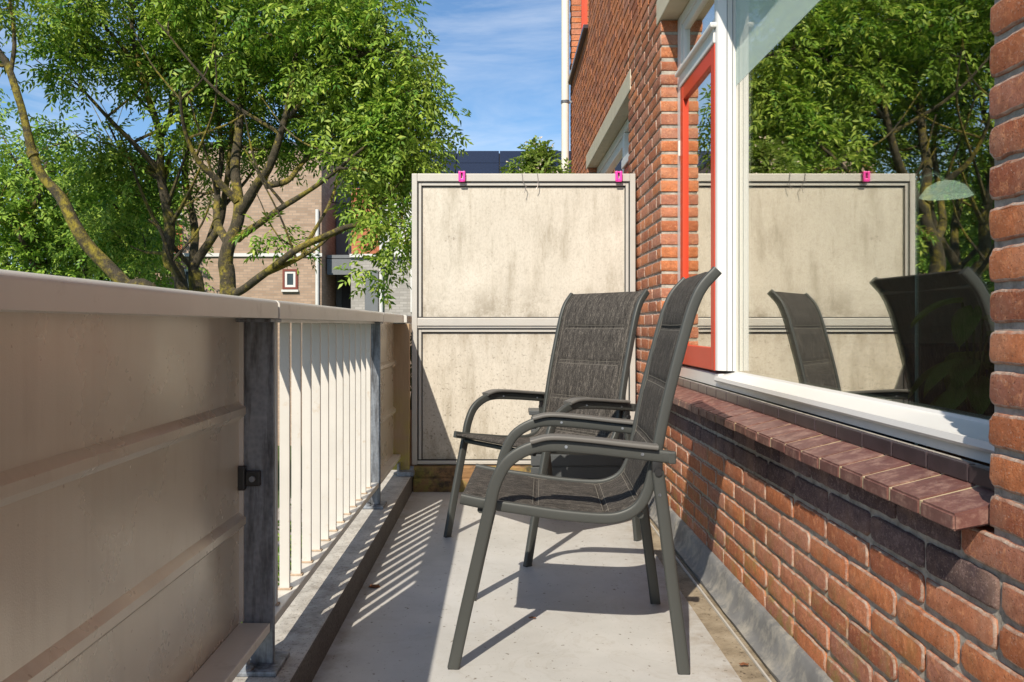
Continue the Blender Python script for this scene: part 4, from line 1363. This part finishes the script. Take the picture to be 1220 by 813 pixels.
# shrubs on the ground seen between the slats
def shrub(name, label, x, y, z, r, h, mat, n=26, nl=10, L=.05, W=.026, flowers=None, cat='shrub', pot=False, fl_n=60):
    t = thing(name, label, cat, (x, y, z))
    rn = random.Random(int(x * 100 + y * 10))
    st = MB(); z0 = .30 if pot else 0
    C = []
    for i in range(n):
        a = rn.uniform(0, 2 * math.pi); rr = r * math.sqrt(rn.random())
        c = Vector((math.cos(a) * rr, math.sin(a) * rr, z0 + h * (.25 + .75 * rn.random()) * (1 - .25 * rr / r)))
        C.append(c); st.tube([(0, 0, z0 * .9), c * .5 + Vector((0, 0, z0 * .4)), c], [.008, .005, .002], 5, caps=False)
    st.build('stem', M['bark'], t)
    a = compound(np.array(C), r * .38, nl, L, W, droop=.0, pairs=2)
    leaf_mesh('foliage', *a, M[mat], t)
    if flowers:
        C2 = np.array(C)[np.array([c.z for c in C]) > h * .5] if len(C) > 4 else np.array(C)
        C2 = np.repeat(C2, max(1, fl_n // max(1, len(C2))), 0)
        C2 = C2 + NR.normal(size=C2.shape) * r * .24 + np.array([0, 0, r * .12])
        nn = len(C2); D = NR.normal(size=(nn * 5, 3)) * np.array([1, 1, .3])
        leaf_mesh('blossom', np.repeat(C2, 5, 0), D, np.tile([[0, 0, 1.]], (nn * 5, 1)) + NR.normal(size=(nn * 5, 3)) * .2, np.full(nn * 5, .016), np.full(nn * 5, .012), M[flowers], t)
    if pot:
        mb = MB(); mb.lathe([(0, 0), (.12, 0), (.16, .30), (.165, .33), (.15, .33), (.14, .29), (0, .29)], 0, 0, 24); mb.build('pot', M['terracotta'], t)
    return t


for i, (x, y, r, h, lab) in enumerate(((-2.2, 5.6, .8, 1.3, 'low green shrub on the ground seen between the first railing slats'),
                                       (-1.9, 7.6, .8, 1.1, 'green garden shrub on the ground behind the middle slats'),
                                       (-3.9, 8.0, 1.0, 1.4, 'green shrub at the foot of the big ash tree'),
                                       (-2.6, 11.5, 1.0, 1.3, 'green shrub further off along the paved path'))):
    shrub('garden_shrub', lab, x, y, GZ, r, h, 'leaf', n=36, nl=14, L=.09, W=.045)
# neighbour's plants behind the screen
t = thing('flowering_shrub', 'light green shrub with pale blossom peeping over the screen', 'shrub', (.215, 4.86, .005))
mb = MB(); mb.lathe([(0, 0), (.13, 0), (.17, .36), (.18, .40), (.16, .40), (.15, .36), (0, .36)], 0, 0, 24); mb.build('pot', M['terracotta'], t)
st = MB(); C = []
rn = random.Random(12)
for i in range(70):
    a = rn.uniform(0, 6.28); rr = .165 * math.sqrt(rn.random()); zz = rn.uniform(1.45, 1.87) + (.10 - rr * .7)
    if i < 5: rr = .03 * rn.random(); zz = 1.90 + .020 * i
    c = Vector((math.cos(a) * rr, math.sin(a) * rr * .8, zz)); C.append(c)
    st.tube([(0, 0, .34), (c.x * .2, c.y * .2, 1.0), c], [.008, .005, .002], 5, caps=False)
st.build('stem', M['bark'], t)
a = compound(np.array(C), .055, 17, .032, .018, droop=-.2, pairs=2); leaf_mesh('foliage', *a, M['leaf_light'], t)
C2 = np.repeat(np.array([c for c in C if c.z > 1.6]), 5, 0); C2 = C2 + NR.normal(size=C2.shape) * .032
leaf_mesh('blossom', np.repeat(C2, 5, 0), NR.normal(size=(len(C2) * 5, 3)), NR.normal(size=(len(C2) * 5, 3)), np.full(len(C2) * 5, .010), np.full(len(C2) * 5, .008), M['petal'], t)
tt = shrub('flower_pot', 'small pot plant with pink and yellow flowers between railing and screen', -.545, 4.9, .10, .10, .58, 'leaf_dark', n=18, nl=10, L=.035, W=.018, flowers='petal_pink', cat='plant', pot=True, fl_n=16)
for ch in tt.children: pass
C2 = NR.normal(size=(10, 3)) * np.array([.05, .05, .03]) + np.array([0.02, 0, .82])
leaf_mesh('blossom', np.repeat(C2, 5, 0), NR.normal(size=(50, 3)), NR.normal(size=(50, 3)), np.full(50, .014), np.full(50, .011), M['petal_yellow'], tt)

# ------------------------------------------------------------------ buildings beyond
BY = 26.0


def bx(px): return (px - CX) * BY / F
def bz(py): return EYE + (HY - py) * BY / F


bb = thing('tan_brick_building', 'tan brick building with a pale band and one small window behind the trees', 'building', (bx(290), BY, GZ))
BBL = (bx(290), BY, GZ)
def bp(mb_, name, m, parent=None): return rp(mb_, name, m, parent or bb, BBL)
mb = MB(); mb.box(bx(217), bx(383), BY, BY + 8, GZ, bz(174)); bp(mb, 'wall', M['far_brick'])
mb = MB(); mb.box(bx(150), bx(217) - .003, BY + .10, BY + 8, GZ, bz(304)); bp(mb, 'side_wall', M['far_brick'])
mb = MB(); mb.box(bx(150), bx(217) - .003, BY + .18, BY + 8, bz(304) + .003, bz(222)); bp(mb, 'tile_cladding', M['far_tile'])
mb = MB(); mb.box(bx(149), bx(384), BY - .06, BY - .002, bz(306), bz(302)); bp(mb, 'band', M['grey_light'])
mb = MB(); mb.box(bx(216), bx(384), BY - .08, BY + 8.1, bz(174) + .002, bz(170)); bp(mb, 'roof_edge', M['roof_dark'])
mb = MB(); mb.box(bx(149), bx(216) - .05, BY - .02, BY + 8.1, bz(222) + .002, bz(218)); bp(mb, 'roof_edge', M['roof_dark'])


def far_window(px0, px1, py0, py1, y, fm, name='window', inner=None, parent=None):
    mb = MB(); t = .07; x0, x1, z0, z1 = bx(px0), bx(px1), bz(py1), bz(py0)
    for (a, b, c, d) in ((x0, x0 + t, z0, z1), (x1 - t, x1, z0, z1), (x0 + t, x1 - t, z0, z0 + t), (x0 + t, x1 - t, z1 - t, z1)):
        mb.box(a, b, y - .05, y - .001, c, d)
    w = (bp if parent is None else parent)(mb, name, fm)
    i = .0
    if inner:
        mb = MB(); s = .07
        for (a, b, c, d) in ((x0 + t, x0 + t + s, z0 + t, z1 - t), (x1 - t - s, x1 - t, z0 + t, z1 - t), (x0 + t + s, x1 - t - s, z0 + t, z0 + t + s), (x0 + t + s, x1 - t - s, z1 - t - s, z1 - t)):
            mb.box(a, b, y - .035, y - .001, c, d)
        (bp if parent is None else parent)(mb, 'sash', inner, w)
        i = s
    mb = MB(); mb.box(x0 + t + i, x1 - t - i, y - .012, y - .001, z0 + t + i, z1 - t - i)
    (bp if parent is None else parent)(mb, 'pane', M['pane_far'], w)
    return w


M['dark_red'] = simple('dark_red_paint', (.16, .035, .022), .5)
far_window(337, 355, 321, 345, BY, M['dark_red'], inner=M['white'])
mb = MB(); mb.box(bx(336), bx(356), BY - .09, BY - .002, bz(348), bz(345) - .01); bp(mb, 'window_ledge', M['grey_light'])
far_window(217 + 2, 232, 321, 346, BY, M['grey_light'])
far_window(202, 216, 226, 262, BY + .12, M['white'])
mb = MB(); mb.tube([(bx(383) - .12, BY - .07, GZ), (bx(383) - .12, BY - .07, bz(250))], .06, 10); bp(mb, 'downspout', M['grey_light'])

gb = thing('grey_brick_house', 'grey brick house with orange tile cladding and a recessed dark entrance', 'building', (bx(450), BY, GZ))
GBL = (bx(450), BY, GZ)
def gp(mb_, name, m, parent=None): return rp(mb_, name, m, parent or gb, GBL)
mb = MB(); mb.box(bx(416), bx(560), BY + .3, BY + 8, GZ, bz(304)); gp(mb, 'wall', M['far_grey_brick'])
mb = MB(); mb.box(bx(416), bx(452), BY + .4, BY + 8, bz(304) + .003, bz(222)); gp(mb, 'tile_cladding', M['far_tile'])
mb = MB(); mb.box(bx(452) + .003, bx(560), BY + .35, BY + 8, bz(304) + .003, bz(215)); gp(mb, 'pale_cladding', M['grey_light'])
mb = MB(); mb.box(bx(415), bx(561), BY + .2, BY + .298, bz(306), bz(302)); gp(mb, 'band', M['grey_light'])
mb = MB(); mb.box(bx(384) , bx(416) - .003, BY + 2.2, BY + 7.9, GZ, bz(215)); gp(mb, 'recess_wall', M['grey_cladding'])
mb = MB(); mb.box(bx(384) + .02, bx(416) - .01, BY + .6, BY + 2.19, bz(306), bz(302)); mb.box(bx(384) + .02, bx(416) - .01, BY + .6, BY + .7, bz(326), bz(307)); gp(mb, 'balcony', M['grey_cladding'])
mb = MB(); mb.box(bx(392), bx(412), BY + 2.1, BY + 2.19, GZ, bz(330)); gp(mb, 'door', M['roof_dark'])
mb = MB(); mb.box(bx(433), bx(449), BY + .24, BY + .298, bz(376) - 1.4, bz(322)); gp(mb, 'door', M['grey_cladding'])
mb = MB(); mb.tube([(bx(453), BY + .2, GZ), (bx(453), BY + .2, bz(222))], .06, 10); gp(mb, 'downspout', M['grey_light'])
for (a, b, c, d) in ((488, 500, 320, 372), (400, 412, 240, 296)):
    far_window(a, b, c, d, BY + (.3 if a > 420 else 2.19), M['grey_light'], parent=gp)

# house with solar roof
SY2 = 34.0
def sx(px): return (px - CX) * SY2 / F
def sz(py): return EYE + (HY - py) * SY2 / F
sh = thing('solar_roof_house', 'far house whose dark roof is covered with solar panels, above the screen', 'house', (sx(590), SY2, GZ))
SHL = (sx(590), SY2, GZ)
def shp(mb_, name, m, parent=None): return rp(mb_, name, m, parent or sh, SHL)
zr = sz(182); slope = math.tan(math.radians(38))
ye, yr = SY2 - 3.4, SY2
ze = zr - (yr - ye) * slope
xa, xb = sx(380), sx(900)
mb = MB()
mb.add([(xa, ye, ze), (xb, ye, ze), (xb, yr, zr - .03), (xa, yr, zr - .03), (xa, yr + 3.4, ze), (xb, yr + 3.4, ze), (xa, ye, ze - .15), (xb, ye, ze - .15), (xa, yr + 3.4, ze - .15), (xb, yr + 3.4, ze - .15)],
       [(0, 1, 2, 3), (3, 2, 5, 4), (0, 6, 7, 1), (4, 5, 9, 8), (0, 3, 4, 8, 6), (1, 7, 9, 5, 2), (6, 8, 9, 7)])
shp(mb, 'roof', M['roof_dark'])
mb = MB(); mb.box(xa + .3, xb - .3, ye + .3, yr + 3.1, GZ, ze - .152); shp(mb, 'wall', M['far_brick'])
pw = 50 * SY2 / F; nrm = Vector((0, -slope, 1)).normalized() * 1.0; al = Vector((0, 1, slope)).normalized()
x = sx(545) - pw * 3
while x + pw < xb:
    for r_ in range(3):
        o_ = Vector((0, yr, zr)) - al * (.02 + (r_ + 1) * 1.10)
        a_ = o_ + nrm * .10; b_ = o_ + al * 1.07 + nrm * .10
        q0, q1 = x + .02, x + pw - .02
        v = [(q0, a_.y, a_.z), (q1, a_.y, a_.z), (q1, b_.y, b_.z), (q0, b_.y, b_.z)]
        v += [tuple(Vector(p) - nrm * .04) for p in v]
        mb = MB(); mb.add(v, [(0, 1, 2, 3), (0, 4, 5, 1), (1, 5, 6, 2), (2, 6, 7, 3), (3, 7, 4, 0), (4, 7, 6, 5)])
        shp(mb, 'solar_panel', M['solar'])
    x += pw

# ------------------------------------------------------------------ light, sky, camera
d = Vector((.358, 1.03, -1.0)).normalized()
sun = bpy.data.lights.new('sun', 'SUN'); sun.energy = 4.8; sun.angle = math.radians(.5); sun.color = (1, .91, .77)
so = bpy.data.objects.new('sun', sun); COL.objects.link(so); so.rotation_euler = d.to_track_quat('-Z', 'Y').to_euler(); so.location = (-2, -6, 8)
el = math.asin(-d.z)
w = bpy.data.worlds.new('World'); SC.world = w; w.use_nodes = True
nt = w.node_tree; bg = nt.nodes['Background']
sky = nt.nodes.new('ShaderNodeTexSky'); sky.sky_type = 'NISHITA'; sky.sun_disc = False
sky.sun_elevation = el; sky.sun_rotation = math.atan2(-d.x, -d.y); sky.ozone_density = 3.5; sky.air_density = 1.0; sky.dust_density = .6
g = N(nt)
mp = g.map((1.2, 1.2, 5.5), (.0, .25, .3), 'Generated')
cl = g.noise(1.7, 8, .62, mp, .6)
fac = g.ramp(cl, [(.45, 0), (.74, .6)])
blue = g.mix(1.0, sky.outputs[0], (.88, 1.04, 1.12), 'MULTIPLY')
mixc = g.mix(fac, blue, (7.0, 7.4, 8.0))
nt.links.new(mixc, bg.inputs[0]); bg.inputs[1].default_value = .10

cam = bpy.data.cameras.new('camera'); co = bpy.data.objects.new('camera', cam); COL.objects.link(co)
co.location = (0, 0, EYE); co.rotation_euler = (math.radians(90), 0, 0)
cam.sensor_width = 36; cam.lens = F / 1220 * 36; cam.shift_x = (610 - CX) / 1220; cam.shift_y = -(406.5 - HY) / 1220
cam.clip_start = .05; cam.clip_end = 3000
SC.camera = co
SC.view_settings.view_transform = 'Standard'; SC.view_settings.look = 'None'; SC.view_settings.gamma = 1; SC.view_settings.exposure = .5
SC.view_settings.use_curve_mapping = False
SC.render.engine = 'CYCLES'
cy = SC.cycles
cy.use_denoising = True
try: cy.denoiser = 'OPENIMAGEDENOISE'
except Exception: pass
cy.max_bounces = 8; cy.diffuse_bounces = 4; cy.glossy_bounces = 4; cy.transparent_max_bounces = 12; cy.transmission_bounces = 4
cy.sample_clamp_indirect = 8
